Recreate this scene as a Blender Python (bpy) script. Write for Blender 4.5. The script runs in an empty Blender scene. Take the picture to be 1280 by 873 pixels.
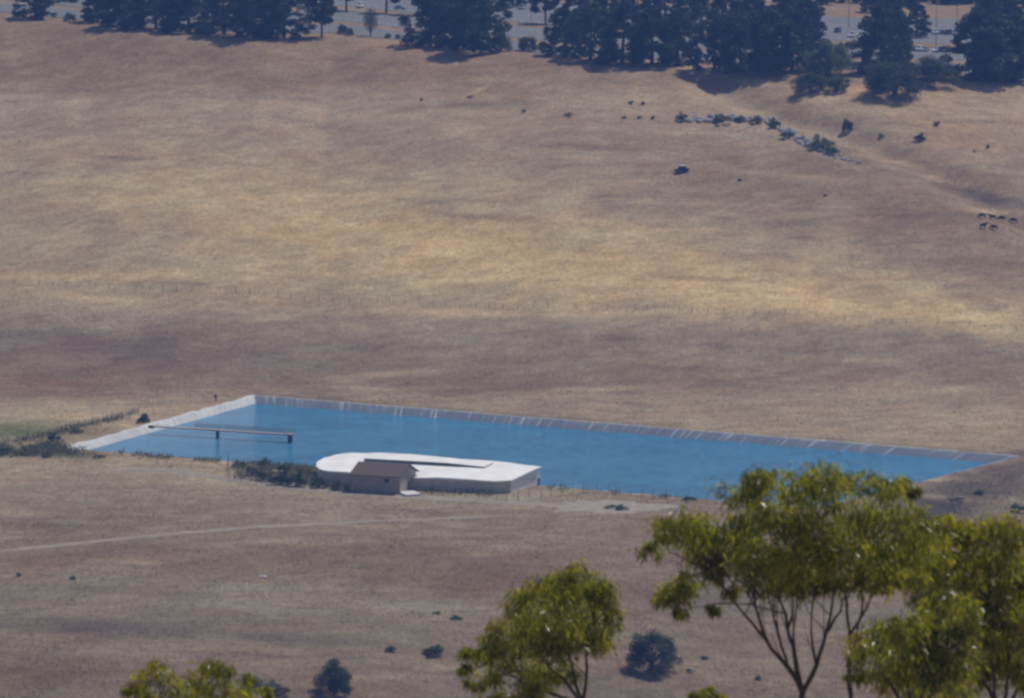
import bpy, math, random
import numpy as np

rng = np.random.default_rng(7)
random.seed(7)
S = bpy.context.scene
COL = S.collection

# ------------------------------------------------------------------ camera
FPX = 7000.0                       # focal length in pixels of the 1280 px wide photograph
PITCH = math.radians(7.5)
H = 211.7
CAM = np.array([0.0, 0.0, H])
FWD = np.array([0, math.cos(PITCH), -math.sin(PITCH)])
UP = np.array([0, math.sin(PITCH), math.cos(PITCH)])
RIGHT = np.array([1.0, 0, 0])
SUN_AZ, SUN_EL = math.radians(41), math.radians(55)

cam = bpy.data.cameras.new('camera')
co = bpy.data.objects.new('camera', cam)
COL.objects.link(co)
co.location = CAM
co.rotation_euler = (math.pi / 2 - PITCH, 0, 0)
cam.sensor_width = 36
cam.lens = 36 * FPX / 1280
cam.clip_start = 1
cam.clip_end = 8000
cam.dof.use_dof = True
cam.dof.focus_distance = 1450
cam.dof.aperture_fstop = 2.9
S.camera = co


def ray(px, py):
    d = FWD + RIGHT * ((px - 640) / FPX) - UP * ((py - 436.5) / FPX)
    return d


def proj(P):
    r = P - CAM
    dep = r @ FWD
    return 640 + FPX * r[..., 0] / dep, 436.5 - FPX * (r @ UP) / dep


def at_z(px, py, z):
    d = ray(px, py)
    t = (z - H) / d[2]
    return CAM + d * t


def at_dist(px, py, D):
    d = ray(px, py)
    return CAM + d * (D / d[1])


# ------------------------------------------------------------------ noise
def _hash(ix, iy, s):
    h = (ix.astype(np.int64) * 374761393 + iy.astype(np.int64) * 668265263 + s * 974634777) & 0x7fffffff
    h = ((h ^ (h >> 13)) * 1274126177) & 0x7fffffff
    return ((h ^ (h >> 16)) & 0xffff) / 65535.0


def vnoise(x, y, s=0):
    x = np.asarray(x, float); y = np.asarray(y, float)
    ix = np.floor(x); iy = np.floor(y)
    fx = x - ix; fy = y - iy
    fx = fx * fx * (3 - 2 * fx); fy = fy * fy * (3 - 2 * fy)
    a = _hash(ix, iy, s); b = _hash(ix + 1, iy, s); c = _hash(ix, iy + 1, s); d = _hash(ix + 1, iy + 1, s)
    return (a * (1 - fx) + b * fx) * (1 - fy) + (c * (1 - fx) + d * fx) * fy


def fbm(x, y, s=0, o=4):
    v = 0; a = .5
    for i in range(o):
        v = v + a * vnoise(x, y, s + i); x = x * 2.03; y = y * 2.03; a *= .5
    return v / (1 - .5 ** o)


# ------------------------------------------------------------------ terrain
def lot_z(x, y):
    return 68.5 - 6.5 * x / 180 + .004 * (y - 1850)


EDGE = [(-500, 10), (-200, 12), (0, 22), (60, 28), (110, 34), (200, 42), (330, 50), (420, 48), (515, 60), (620, 68), (700, 77),
        (800, 82), (870, 84), (960, 88), (1030, 93), (1100, 98), (1180, 100), (1280, 101), (1500, 112), (1800, 120)]


def on_lot(px, py, dz=0.0):
    d = ray(px, py)
    # plane z = c + ax*x + ay*y
    ax, ay = -6.5 / 180, .004
    c = 68.5 - .004 * 1850 + dz
    t = (c - H) / (d[2] - ax * d[0] - ay * d[1])
    return CAM + d * t


_ep = np.array([on_lot(*e) for e in EDGE])
EX, EY = _ep[:, 0], _ep[:, 1]

A = at_z(80, 562, 0)[:2]; B = at_z(318, 496.5, 0)[:2]; Cc = at_z(1271, 572.5, 0)[:2]; D = at_z(1022, 637, 0)[:2]
QUAD = [A, D, Cc, B]               # counter-clockwise


def edge_d(x, y, p, q):
    e = (q - p) / np.linalg.norm(q - p)
    n = np.array([e[1], -e[0]])
    return (x - p[0]) * n[0] + (y - p[1]) * n[1]


def pond_d(x, y):
    d = None
    for i in range(4):
        v = edge_d(x, y, QUAD[i], QUAD[(i + 1) % 4])
        d = v if d is None else np.maximum(d, v)
    return d


def smax(a, b, k): return .5 * (a + b + np.sqrt((a - b) ** 2 + k * k))
def smin(a, b, k): return .5 * (a + b - np.sqrt((a - b) ** 2 + k * k))
def sstep(a, b, x):
    t = np.clip((x - a) / (b - a), 0, 1); return t * t * (3 - 2 * t)


NY = [-400, -150, -20, 5, 30, 80, 130, 300, 500, 700, 900, 1080]
NZ = [H - 60, H - 6, H - 1.75, H - 1.8, H - 7, H - 20, H - 33, H - 82, 72, 12, -18, -12]


def gmid(x, y):
    """the visible fields, with no pond hollow"""
    d = pond_d(x, y)
    ye = np.interp(x, EX, EY)
    ys = 1552 - .40 * (x + 70)
    ys = np.clip(ys, 1470, 1610)
    zl = lot_z(x, y)
    t = (y - ys) / (ye - ys)
    zh = lot_z(x, ye) * t
    back = edge_d(x, y, Cc, B)
    base = .02 * smax(back - 8, 0, 4)
    relief = (fbm(x / 55, y / 70, 3, 3) - .5) * 5.0 + (vnoise(x / 14, y / 18, 9) - .5) * .7
    # the shallow gully that runs down the right of the hill
    gx = np.interp(y, [1560, 1620, 1690, 1740, 1780, 1830], [168, 158, 122, 92, 62, 40])
    gul = -3.2 * np.exp(-((x - gx - 6) / 9.0) ** 2) * sstep(1560, 1620, y) * (1 - sstep(1790, 1830, y))
    zh = smax(base, zh, 5) + (relief + gul) * sstep(-.02, .25, t) * (1 - sstep(.93, 1.0, t))
    z = smin(zh, zl, 1.5)
    # the ground falls away in front of the pond and at its right end
    f = edge_d(x, y, A, D)
    r = edge_d(x, y, D, Cc)
    fr = smax(f - 12, 0, 6)
    z = z - .030 * fr - .16 * (smax(np.clip(r, -50, 75) - 5, 0, 3) - .3) * (1 - sstep(1440, 1560, y))
    rol = (fbm(x / 60 + 4, y / 45, 21, 3) - .5) * 5.5 + (vnoise(x / 16, y / 13, 5) - .5) * .8
    z = z + rol * sstep(6, 60, fr)
    return z


def G0(x, y):
    x = np.asarray(x, float); y = np.asarray(y, float)
    zm = gmid(x, y)
    zn = np.interp(y, NY, NZ) + (fbm(x / 40, y / 40, 31, 3) - .5) * 3 * sstep(20, 60, y) - .0004 * x * x * (1 - sstep(300, 700, y))
    w = sstep(985, 1075, y)
    return zn * (1 - w) + zm * w


def G(x, y):
    z = G0(x, y)
    d = pond_d(x, y)
    z = z * sstep(1, 9, d) + 0.0 * d
    w = sstep(.6, 3.5, d)
    return np.where(d < 3.5, (-4.5) * (1 - w) + z * w, z)


def at_g(px, py, dz=0.0):
    d = ray(px, py)
    ts = np.arange(1050, 2600, 1.0)
    P = CAM[None] + d[None] * ts[:, None]
    below = P[:, 2] < np.maximum(G(P[:, 0], P[:, 1]), np.where(pond_d(P[:, 0], P[:, 1]) < 3.6, 0.0, -99)) + dz
    i = int(np.argmax(below)) if below.any() else len(ts) - 1
    lo, hi = ts[i] - 1, ts[i]
    for _ in range(14):
        m = (lo + hi) / 2; p = CAM + d * m
        g = float(G(p[0], p[1]))
        if float(pond_d(p[0], p[1])) < 3.6: g = max(g, 0.0)
        if p[2] < g + dz: hi = m
        else: lo = m
    return CAM + d * hi


def gz(x, y):
    g = float(G(x, y))
    return max(g, 0.02) if float(pond_d(x, y)) < 3.6 and float(pond_d(x, y)) > -.5 else g


# ------------------------------------------------------------------ materials
def newmat(name):
    m = bpy.data.materials.new(name); m.use_nodes = True
    nt = m.node_tree
    return m, nt, nt.nodes['Principled BSDF']


def mat(name, col, rough=.7, spec=.3, metal=0.0, var=.12, scale=2.0, bump=0.0):
    m, nt, b = newmat(name)
    n = nt.nodes; L = nt.links
    tc = n.new('ShaderNodeTexCoord'); no = n.new('ShaderNodeTexNoise')
    no.inputs['Scale'].default_value = scale; no.inputs['Detail'].default_value = 4
    L.new(tc.outputs['Object'], no.inputs['Vector'])
    rp = n.new('ShaderNodeValToRGB')
    rp.color_ramp.elements[0].position = .3; rp.color_ramp.elements[1].position = .7
    rp.color_ramp.elements[0].color = tuple(c * (1 - var) for c in col) + (1,)
    rp.color_ramp.elements[1].color = tuple(min(1, c * (1 + var)) for c in col) + (1,)
    L.new(no.outputs['Fac'], rp.inputs['Fac']); L.new(rp.outputs['Color'], b.inputs['Base Color'])
    b.inputs['Roughness'].default_value = rough; b.inputs['Specular IOR Level'].default_value = spec
    b.inputs['Metallic'].default_value = metal
    if bump:
        bp = n.new('ShaderNodeBump'); bp.inputs['Strength'].default_value = bump; bp.inputs['Distance'].default_value = .1
        L.new(no.outputs['Fac'], bp.inputs['Height']); L.new(bp.outputs['Normal'], b.inputs['Normal'])
    return m


def leaf_mat(name, dark, light, trans=.35, spec=.25, rough=.55, tcol=None):
    """foliage: each leaf has its own tint, a little light passes through"""
    m, nt, b = newmat(name)
    n = nt.nodes; L = nt.links
    at = n.new('ShaderNodeAttribute'); at.attribute_name = 'tint'
    rp = n.new('ShaderNodeValToRGB')
    rp.color_ramp.elements[0].color = dark + (1,); rp.color_ramp.elements[1].color = light + (1,)
    L.new(at.outputs['Fac'], rp.inputs['Fac']); L.new(rp.outputs['Color'], b.inputs['Base Color'])
    b.inputs['Roughness'].default_value = rough; b.inputs['Specular IOR Level'].default_value = spec
    tr = n.new('ShaderNodeBsdfTranslucent')
    if tcol:
        mx = n.new('ShaderNodeMixRGB'); mx.blend_type = 'MULTIPLY'; mx.inputs['Fac'].default_value = 1
        L.new(rp.outputs['Color'], mx.inputs['Color1']); mx.inputs['Color2'].default_value = tcol + (1,)
        L.new(mx.outputs['Color'], tr.inputs['Color'])
    else:
        L.new(rp.outputs['Color'], tr.inputs['Color'])
    ms = n.new('ShaderNodeMixShader'); ms.inputs['Fac'].default_value = trans
    L.new(b.outputs[0], ms.inputs[1]); L.new(tr.outputs[0], ms.inputs[2])
    L.new(ms.outputs[0], n['Material Output'].inputs['Surface'])
    return m


def ground_mat():
    m, nt, b = newmat('dry_grassland')
    n = nt.nodes; L = nt.links
    at = n.new('ShaderNodeAttribute'); at.attribute_name = 'col'
    tc = n.new('ShaderNodeTexCoord')
    cur = at.outputs['Color']

    def layer(scale, lo, hi, tint0, tint1, detail=5, rough=.6, stretch=(1, 1, 1)):
        nonlocal cur
        mp = n.new('ShaderNodeMapping'); mp.inputs['Scale'].default_value = stretch
        L.new(tc.outputs['Object'], mp.inputs['Vector'])
        no = n.new('ShaderNodeTexNoise'); no.inputs['Scale'].default_value = scale
        no.inputs['Detail'].default_value = detail; no.inputs['Roughness'].default_value = rough
        L.new(mp.outputs['Vector'], no.inputs['Vector'])
        rp = n.new('ShaderNodeValToRGB')
        rp.color_ramp.elements[0].position = lo; rp.color_ramp.elements[1].position = hi
        rp.color_ramp.elements[0].color = tint0 + (1,); rp.color_ramp.elements[1].color = tint1 + (1,)
        L.new(no.outputs['Fac'], rp.inputs['Fac'])
        mx = n.new('ShaderNodeMixRGB'); mx.blend_type = 'MULTIPLY'; mx.inputs['Fac'].default_value = 1
        L.new(cur, mx.inputs['Color1']); L.new(rp.outputs['Color'], mx.inputs['Color2'])
        cur = mx.outputs['Color']
        return no
    layer(.035, .35, .65, (.91, .89, .89), (1.09, 1.10, 1.10))
    layer(.16, .35, .65, (.86, .83, .82), (1.13, 1.14, 1.13), stretch=(.55, 1, 1))
    layer(.05, .38, .62, (1.03, .97, .94), (.98, 1.01, 1.03), stretch=(1, 1.6, 1))
    fine = layer(.6, .3, .7, (.82, .80, .79), (1.18, 1.18, 1.17), detail=6, rough=.75, stretch=(.6, .7, 1))
    layer(1.3, .34, .66, (.82, .81, .81), (1.18, 1.18, 1.17), detail=4, rough=.75, stretch=(1, .2, 1))
    L.new(cur, b.inputs['Base Color'])
    b.inputs['Roughness'].default_value = .95; b.inputs['Specular IOR Level'].default_value = .05
    bp = n.new('ShaderNodeBump'); bp.inputs['Strength'].default_value = .4; bp.inputs['Distance'].default_value = .25
    L.new(fine.outputs['Fac'], bp.inputs['Height']); L.new(bp.outputs['Normal'], b.inputs['Normal'])
    return m


def water_mat():
    m, nt, b = newmat('pond_water')
    n = nt.nodes; L = nt.links
    tc = n.new('ShaderNodeTexCoord')
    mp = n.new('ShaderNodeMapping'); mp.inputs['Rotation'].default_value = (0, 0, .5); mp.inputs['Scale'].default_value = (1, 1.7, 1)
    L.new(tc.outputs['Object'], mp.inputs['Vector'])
    w1 = n.new('ShaderNodeTexNoise'); w1.inputs['Scale'].default_value = .55; w1.inputs['Detail'].default_value = 5; w1.inputs['Roughness'].default_value = .6
    L.new(mp.outputs['Vector'], w1.inputs['Vector'])
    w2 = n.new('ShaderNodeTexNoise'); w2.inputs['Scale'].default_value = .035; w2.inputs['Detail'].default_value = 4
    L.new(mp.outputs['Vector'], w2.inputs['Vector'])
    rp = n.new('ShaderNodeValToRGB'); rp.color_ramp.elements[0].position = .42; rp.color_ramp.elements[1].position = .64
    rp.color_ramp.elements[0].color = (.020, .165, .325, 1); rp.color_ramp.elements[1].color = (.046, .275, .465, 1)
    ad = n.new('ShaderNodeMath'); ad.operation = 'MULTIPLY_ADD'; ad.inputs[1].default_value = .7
    w3 = n.new('ShaderNodeTexNoise'); w3.inputs['Scale'].default_value = .42; w3.inputs['Detail'].default_value = 4; w3.inputs['Roughness'].default_value = .7  # fine noise paints the ripples' light and dark into the base colour
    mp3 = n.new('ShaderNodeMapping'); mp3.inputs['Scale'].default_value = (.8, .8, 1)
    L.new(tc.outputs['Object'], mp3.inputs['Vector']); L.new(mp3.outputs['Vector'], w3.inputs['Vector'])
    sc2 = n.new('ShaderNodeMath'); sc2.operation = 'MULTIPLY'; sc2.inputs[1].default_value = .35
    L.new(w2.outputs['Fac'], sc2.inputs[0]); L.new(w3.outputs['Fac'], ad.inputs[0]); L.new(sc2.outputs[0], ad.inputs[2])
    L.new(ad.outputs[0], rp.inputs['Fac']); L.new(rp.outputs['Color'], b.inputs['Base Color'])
    b.inputs['Roughness'].default_value = .12; b.inputs['IOR'].default_value = 1.33
    bp = n.new('ShaderNodeBump'); bp.inputs['Strength'].default_value = 1.0; bp.inputs['Distance'].default_value = .7
    L.new(w1.outputs['Fac'], bp.inputs['Height']); L.new(bp.outputs['Normal'], b.inputs['Normal'])
    return m


def liner_mat(name, col, white, amount):
    """pale pond liner with welded seams running down the bank"""
    m, nt, b = newmat(name)
    n = nt.nodes; L = nt.links
    uv = n.new('ShaderNodeUVMap'); uv.uv_map = 'UVMap'
    mp = n.new('ShaderNodeMapping'); mp.inputs['Scale'].default_value = (.75, .10, 1)
    L.new(uv.outputs['UV'], mp.inputs['Vector'])
    no = n.new('ShaderNodeTexNoise'); no.inputs['Scale'].default_value = 1.6; no.inputs['Detail'].default_value = 5; no.inputs['Roughness'].default_value = .7
    L.new(mp.outputs['Vector'], no.inputs['Vector'])
    rp = n.new('ShaderNodeValToRGB')
    e = rp.color_ramp.elements
    e[0].position = .35; e[0].color = tuple(c * .72 for c in col) + (1,)
    e[1].position = .58; e[1].color = col + (1,)
    x = e.new(min(.97, .62 + amount)); x.color = white + (1,)
    L.new(no.outputs['Fac'], rp.inputs['Fac']); L.new(rp.outputs['Color'], b.inputs['Base Color'])
    b.inputs['Roughness'].default_value = .6
    bp = n.new('ShaderNodeBump'); bp.inputs['Strength'].default_value = .7; bp.inputs['Distance'].default_value = .3
    L.new(no.outputs['Fac'], bp.inputs['Height']); L.new(bp.outputs['Normal'], b.inputs['Normal'])
    return m


M = {
    'ground': ground_mat(),
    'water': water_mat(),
    'liner_grey': liner_mat('grey_pond_liner', (.205, .24, .285), (.75, .76, .78), .05),
    'liner_white': liner_mat('white_pond_liner', (.56, .55, .53), (.76, .75, .73), .1),
    'tank_roof': mat('white_roof_coating', (.86, .84, .80), .6, .2, var=.09, scale=.22, bump=.4),
    'tank_wall': mat('weathered_concrete', (.60, .54, .47), .85, .2, var=.14, scale=.6),
    'sunlit_end_panel': mat('sunlit_wall_tone', (.80, .77, .71), .8, .2, var=.06, scale=.7),  # paler version of the tank wall, sunlight put into the colour
    'louvre': mat('dark_louvre', (.16, .15, .15), .8, .2, var=.2, scale=3),
    'shed_wall': mat('shed_siding', (.43, .355, .305), .85, .2, var=.08, scale=.9),
    'shed_roof': mat('brown_shingle', (.155, .115, .095), .9, .15, var=.2, scale=2.5, bump=.3),
    'trim': mat('dark_trim', (.09, .08, .08), .7, .2),
    'slab': mat('pale_concrete', (.62, .60, .57), .8, .2, var=.08),
    'deck': mat('pale_pink_planks', (.46, .34, .29), .8, .2, var=.15, scale=1.5),
    'rail': mat('weathered_rail', (.34, .27, .24), .7, .3),
    'pier': mat('dark_steel_pile', (.06, .055, .055), .7, .3),
    'wood': mat('old_fence_wood', (.085, .068, .06), .95, .1, var=.25, scale=4),
    'brownfence': mat('brown_slat', (.19, .145, .125), .9, .1, var=.25, scale=1.2),
    'wire': mat('fence_wire', (.22, .21, .21), .5, .5, metal=.6),
    'steel': mat('galvanised_post', (.13, .125, .125), .6, .4),
    'asphalt': mat('worn_asphalt', (.165, .165, .165), .9, .2, var=.1, scale=.15),
    'paint': mat('white_road_paint', (.75, .75, .72), .8, .2),
    'gravel': mat('pale_gravel', (.33, .28, .225), .95, .1, var=.16, scale=.5),
    'track': mat('dusty_track', (.30, .25, .195), .95, .1, var=.16, scale=.35),
    'bark': mat('grey_bark', (.10, .085, .07), .95, .1, var=.25, scale=3),
    'euc_bark': mat('smooth_eucalyptus_bark', (.085, .072, .064), .85, .2, var=.3, scale=5),
    'rock': mat('lichen_rock', (.42, .41, .39), .95, .1, var=.35, scale=.9, bump=.6),
    'pale_rock': mat('pale_rock', (.52, .51, .49), .95, .1, var=.25, scale=.9, bump=.6),
    'dark_rock': mat('dark_rock', (.05, .045, .045), .95, .1, var=.3, scale=2),
    'cow': mat('black_cow_hide', (.016, .014, .014), .8, .2, var=.3, scale=3),
    'tyre': mat('tyre_rubber', (.02, .02, .02), .9, .1),
    'rim': mat('wheel_rim', (.45, .45, .46), .35, .5, metal=.8),
    'glass': mat('car_glass', (.02, .025, .03), .08, .6, var=.02),
    'lamp': mat('car_lamp', (.75, .74, .7), .2, .5, var=.02),
    'taillamp': mat('car_tail_lamp', (.35, .02, .02), .3, .5, var=.02),
    'car_white': mat('white_car_paint', (.80, .80, .80), .3, .5, var=.02),
    'car_silver': mat('silver_car_paint', (.42, .43, .45), .3, .5, metal=.5, var=.03),
    'car_blue': mat('dark_blue_car_paint', (.03, .05, .11), .3, .5, var=.03),
    'car_dark': mat('dark_grey_car_paint', (.04, .042, .048), .3, .5, var=.03),
    'car_red': mat('orange_red_car_paint', (.45, .10, .04), .3, .5, var=.03),
    'canopy': mat('pale_canopy', (.72, .73, .74), .4, .4, var=.03),
    'conifer': leaf_mat('dark_conifer_foliage', (.016, .028, .013), (.075, .10, .042), .15, .15, .7),
    'conifer_grey': leaf_mat('grey_green_foliage', (.024, .036, .02), (.105, .13, .075), .15, .15, .7),
    'oak': leaf_mat('oak_foliage', (.028, .044, .02), (.11, .14, .06), .32, .2, .6),
    'shrub': leaf_mat('green_shrub_foliage', (.055, .085, .03), (.19, .24, .09), .4, .2, .6),
    'sage': leaf_mat('grey_sage_foliage', (.13, .135, .10), (.31, .305, .225), .42, .1, .8),
    'twig': leaf_mat('bare_twigs', (.10, .085, .085), (.19, .165, .16), .05, .1, .9),
    'weed': leaf_mat('dull_weeds', (.085, .10, .045), (.27, .25, .14), .45, .1, .9),
    'eucalyptus': leaf_mat('eucalyptus_leaf', (.045, .062, .010), (.36, .35, .05), .53, .8, .33, tcol=(1.6, 1.5, .55)),
    'eucalyptus_tip': leaf_mat('yellow_eucalyptus_leaf', (.07, .082, .012), (.37, .35, .055), .53, .8, .33, tcol=(1.55, 1.45, .55)),
    'straw': leaf_mat('dry_grass_blades', (.15, .118, .088), (.46, .38, .26), .5, .05, .95),
}


# ------------------------------------------------------------------ object helpers
def mesh(name, V, F, mats, mi=None, smooth=False):
    me = bpy.data.meshes.new(name)
    me.from_pydata([tuple(map(float, v)) for v in V], [], F)
    for m in (mats if isinstance(mats, (list, tuple)) else [mats]):
        me.materials.append(m)
    if mi is not None:
        me.polygons.foreach_set('material_index', mi)
    if smooth:
        me.polygons.foreach_set('use_smooth', [True] * len(me.polygons))
    me.update()
    return me


def fast_mesh(name, V, loops, nper, m):
    """V (n,3) array, loops flat index array, nper verts in every face"""
    me = bpy.data.meshes.new(name)
    nf = len(loops) // nper
    me.vertices.add(len(V)); me.vertices.foreach_set('co', V.astype(np.float32).ravel())
    me.loops.add(len(loops)); me.loops.foreach_set('vertex_index', loops.astype(np.int32))
    me.polygons.add(nf); me.polygons.foreach_set('loop_start', np.arange(0, nf * nper, nper, dtype=np.int32))
    me.update(calc_edges=True)
    me.materials.append(m)
    return me


def link(name, me, parent=None):
    o = bpy.data.objects.new(name, me); COL.objects.link(o)
    if parent is not None: o.parent = parent
    return o


def tag(o, label=None, cat=None, group=None, kind=None):
    if label: o['label'] = label
    if cat: o['category'] = cat
    if group: o['group'] = group
    if kind: o['kind'] = kind
    return o


def thing(name, loc, label, cat, group=None, rz=0.0, sc=1.0):
    o = bpy.data.objects.new(name, None); COL.objects.link(o)
    o.location = tuple(map(float, loc)); o.rotation_euler = (0, 0, rz); o.scale = (sc, sc, sc) if not isinstance(sc, tuple) else sc
    o.empty_display_size = .5
    return tag(o, label, cat, group)


class MB:
    def __init__(s): s.V = []; s.F = []
    def poly(s, pts, faces):
        b = len(s.V); s.V += [tuple(map(float, p)) for p in pts]; s.F += [tuple(b + i for i in f) for f in faces]; return s
    def box(s, c, size, rz=0.0):
        hx, hy, hz = size[0] / 2, size[1] / 2, size[2] / 2; cs, sn = math.cos(rz), math.sin(rz); P = []
        for z in (-hz, hz):
            for x, y in ((-hx, -hy), (hx, -hy), (hx, hy), (-hx, hy)):
                P.append((c[0] + x * cs - y * sn, c[1] + x * sn + y * cs, c[2] + z))
        return s.poly(P, [(3, 2, 1, 0), (4, 5, 6, 7), (0, 1, 5, 4), (1, 2, 6, 5), (2, 3, 7, 6), (3, 0, 4, 7)])
    def tube(s, pts, rad, seg=6):
        pts = [np.array(p, float) for p in pts]
        if not isinstance(rad, (list, tuple, np.ndarray)): rad = [rad] * len(pts)
        b = len(s.V)
        for i, p in enumerate(pts):
            t = pts[min(i + 1, len(pts) - 1)] - pts[max(i - 1, 0)]; t = t / (np.linalg.norm(t) + 1e-9)
            u = np.cross(t, (0, 0, 1.0)); 
            if np.linalg.norm(u) < .05: u = np.cross(t, (1.0, 0, 0))
            u /= np.linalg.norm(u); v = np.cross(t, u)
            for k in range(seg):
                a = 2 * math.pi * k / seg
                s.V.append(tuple(p + rad[i] * (math.cos(a) * u + math.sin(a) * v)))
        for i in range(len(pts) - 1):
            for k in range(seg):
                k2 = (k + 1) % seg
                s.F.append((b + i * seg + k, b + i * seg + k2, b + (i + 1) * seg + k2, b + (i + 1) * seg + k))
        s.F.append(tuple(b + k for k in range(seg))[::-1])
        e = b + (len(pts) - 1) * seg
        s.F.append(tuple(e + k for k in range(seg)))
        return s
    def cyl_x(s, c, r, w, seg=14):
        return s.tube([(c[0] - w / 2, c[1], c[2]), (c[0] + w / 2, c[1], c[2])], r, seg)
    def mesh(s, name, m, smooth=False): return mesh(name, s.V, s.F, m, smooth=smooth)
    def build(s, name, m, parent=None, smooth=False): return link(name, s.mesh(name, m, smooth), parent)


# ------------------------------------------------------------------ ground colours (kinds of grass and soil)
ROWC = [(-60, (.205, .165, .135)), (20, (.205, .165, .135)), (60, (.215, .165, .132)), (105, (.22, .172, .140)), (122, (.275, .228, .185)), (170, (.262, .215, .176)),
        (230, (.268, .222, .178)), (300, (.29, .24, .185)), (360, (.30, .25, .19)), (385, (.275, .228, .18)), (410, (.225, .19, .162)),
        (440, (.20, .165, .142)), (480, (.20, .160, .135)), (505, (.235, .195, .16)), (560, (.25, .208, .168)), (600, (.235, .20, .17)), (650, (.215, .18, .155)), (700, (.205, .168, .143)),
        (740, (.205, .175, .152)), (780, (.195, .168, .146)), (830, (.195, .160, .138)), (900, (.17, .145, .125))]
# px, py, radius x, radius y, tilt (dy per dx), colour, weight
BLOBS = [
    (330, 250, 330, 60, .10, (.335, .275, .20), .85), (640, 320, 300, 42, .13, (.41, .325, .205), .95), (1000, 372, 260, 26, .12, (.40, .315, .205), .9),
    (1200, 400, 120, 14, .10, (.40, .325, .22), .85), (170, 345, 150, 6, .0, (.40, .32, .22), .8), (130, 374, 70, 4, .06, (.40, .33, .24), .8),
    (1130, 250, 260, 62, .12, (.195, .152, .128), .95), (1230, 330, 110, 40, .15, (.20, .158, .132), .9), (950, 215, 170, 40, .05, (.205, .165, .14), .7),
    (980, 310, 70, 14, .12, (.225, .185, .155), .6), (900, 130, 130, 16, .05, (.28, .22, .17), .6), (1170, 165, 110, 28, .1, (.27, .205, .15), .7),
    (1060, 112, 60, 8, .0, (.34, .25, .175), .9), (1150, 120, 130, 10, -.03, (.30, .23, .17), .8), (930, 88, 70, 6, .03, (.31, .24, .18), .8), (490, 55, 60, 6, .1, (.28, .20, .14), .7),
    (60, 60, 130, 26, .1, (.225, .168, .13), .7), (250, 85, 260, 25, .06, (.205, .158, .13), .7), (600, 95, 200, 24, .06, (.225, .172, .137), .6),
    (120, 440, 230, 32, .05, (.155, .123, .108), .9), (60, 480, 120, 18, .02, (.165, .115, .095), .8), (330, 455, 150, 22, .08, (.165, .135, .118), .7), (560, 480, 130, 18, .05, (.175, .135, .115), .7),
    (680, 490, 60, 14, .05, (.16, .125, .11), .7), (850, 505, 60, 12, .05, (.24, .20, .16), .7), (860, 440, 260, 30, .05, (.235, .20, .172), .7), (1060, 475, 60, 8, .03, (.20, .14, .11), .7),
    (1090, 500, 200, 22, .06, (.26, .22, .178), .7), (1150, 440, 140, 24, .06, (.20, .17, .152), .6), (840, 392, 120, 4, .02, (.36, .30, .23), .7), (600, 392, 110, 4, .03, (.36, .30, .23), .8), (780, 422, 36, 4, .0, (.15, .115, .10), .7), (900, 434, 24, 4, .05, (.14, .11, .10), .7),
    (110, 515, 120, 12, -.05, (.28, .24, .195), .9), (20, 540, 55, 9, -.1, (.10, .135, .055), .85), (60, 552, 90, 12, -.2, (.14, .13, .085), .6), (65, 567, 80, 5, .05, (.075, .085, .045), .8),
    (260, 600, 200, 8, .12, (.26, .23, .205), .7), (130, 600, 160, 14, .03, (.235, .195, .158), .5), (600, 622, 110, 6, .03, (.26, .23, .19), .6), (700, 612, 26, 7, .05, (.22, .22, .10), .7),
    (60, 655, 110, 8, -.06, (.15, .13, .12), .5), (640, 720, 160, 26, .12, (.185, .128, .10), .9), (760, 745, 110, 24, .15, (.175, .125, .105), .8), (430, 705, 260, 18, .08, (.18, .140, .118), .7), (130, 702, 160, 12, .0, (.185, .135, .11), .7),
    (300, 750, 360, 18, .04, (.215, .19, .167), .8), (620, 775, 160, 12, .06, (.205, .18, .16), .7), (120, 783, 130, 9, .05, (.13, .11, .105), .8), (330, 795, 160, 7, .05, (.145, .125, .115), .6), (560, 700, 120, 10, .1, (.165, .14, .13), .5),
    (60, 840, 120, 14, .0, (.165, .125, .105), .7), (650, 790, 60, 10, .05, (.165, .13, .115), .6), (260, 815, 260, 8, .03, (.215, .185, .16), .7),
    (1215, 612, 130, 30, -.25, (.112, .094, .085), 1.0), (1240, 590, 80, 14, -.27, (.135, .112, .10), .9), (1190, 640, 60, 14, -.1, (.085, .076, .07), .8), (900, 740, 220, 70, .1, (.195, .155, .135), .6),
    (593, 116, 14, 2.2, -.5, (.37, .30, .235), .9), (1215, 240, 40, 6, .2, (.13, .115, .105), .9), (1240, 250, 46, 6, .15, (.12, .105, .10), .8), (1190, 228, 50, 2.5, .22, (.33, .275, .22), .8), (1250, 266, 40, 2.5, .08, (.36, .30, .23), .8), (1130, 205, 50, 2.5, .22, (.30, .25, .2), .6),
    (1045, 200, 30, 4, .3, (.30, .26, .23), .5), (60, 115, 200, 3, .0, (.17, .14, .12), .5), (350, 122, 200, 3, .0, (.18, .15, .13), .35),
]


_r = np.random.default_rng(19)
for _ in range(170):               # trodden lines, bare streaks and darker growth lying along the slope
    _y = _r.uniform(60, 850); _d = _r.random() < .5
    _c = (.34, .285, .215) if _d and _y < 600 else (.29, .25, .21) if _d else (.155, .122, .105)
    BLOBS.append((_r.uniform(-40, 1320), _y, _r.uniform(18, 95), _r.uniform(1.2, 4.5), _r.normal(.04, .05), _c, _r.uniform(.25, .65)))


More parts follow.
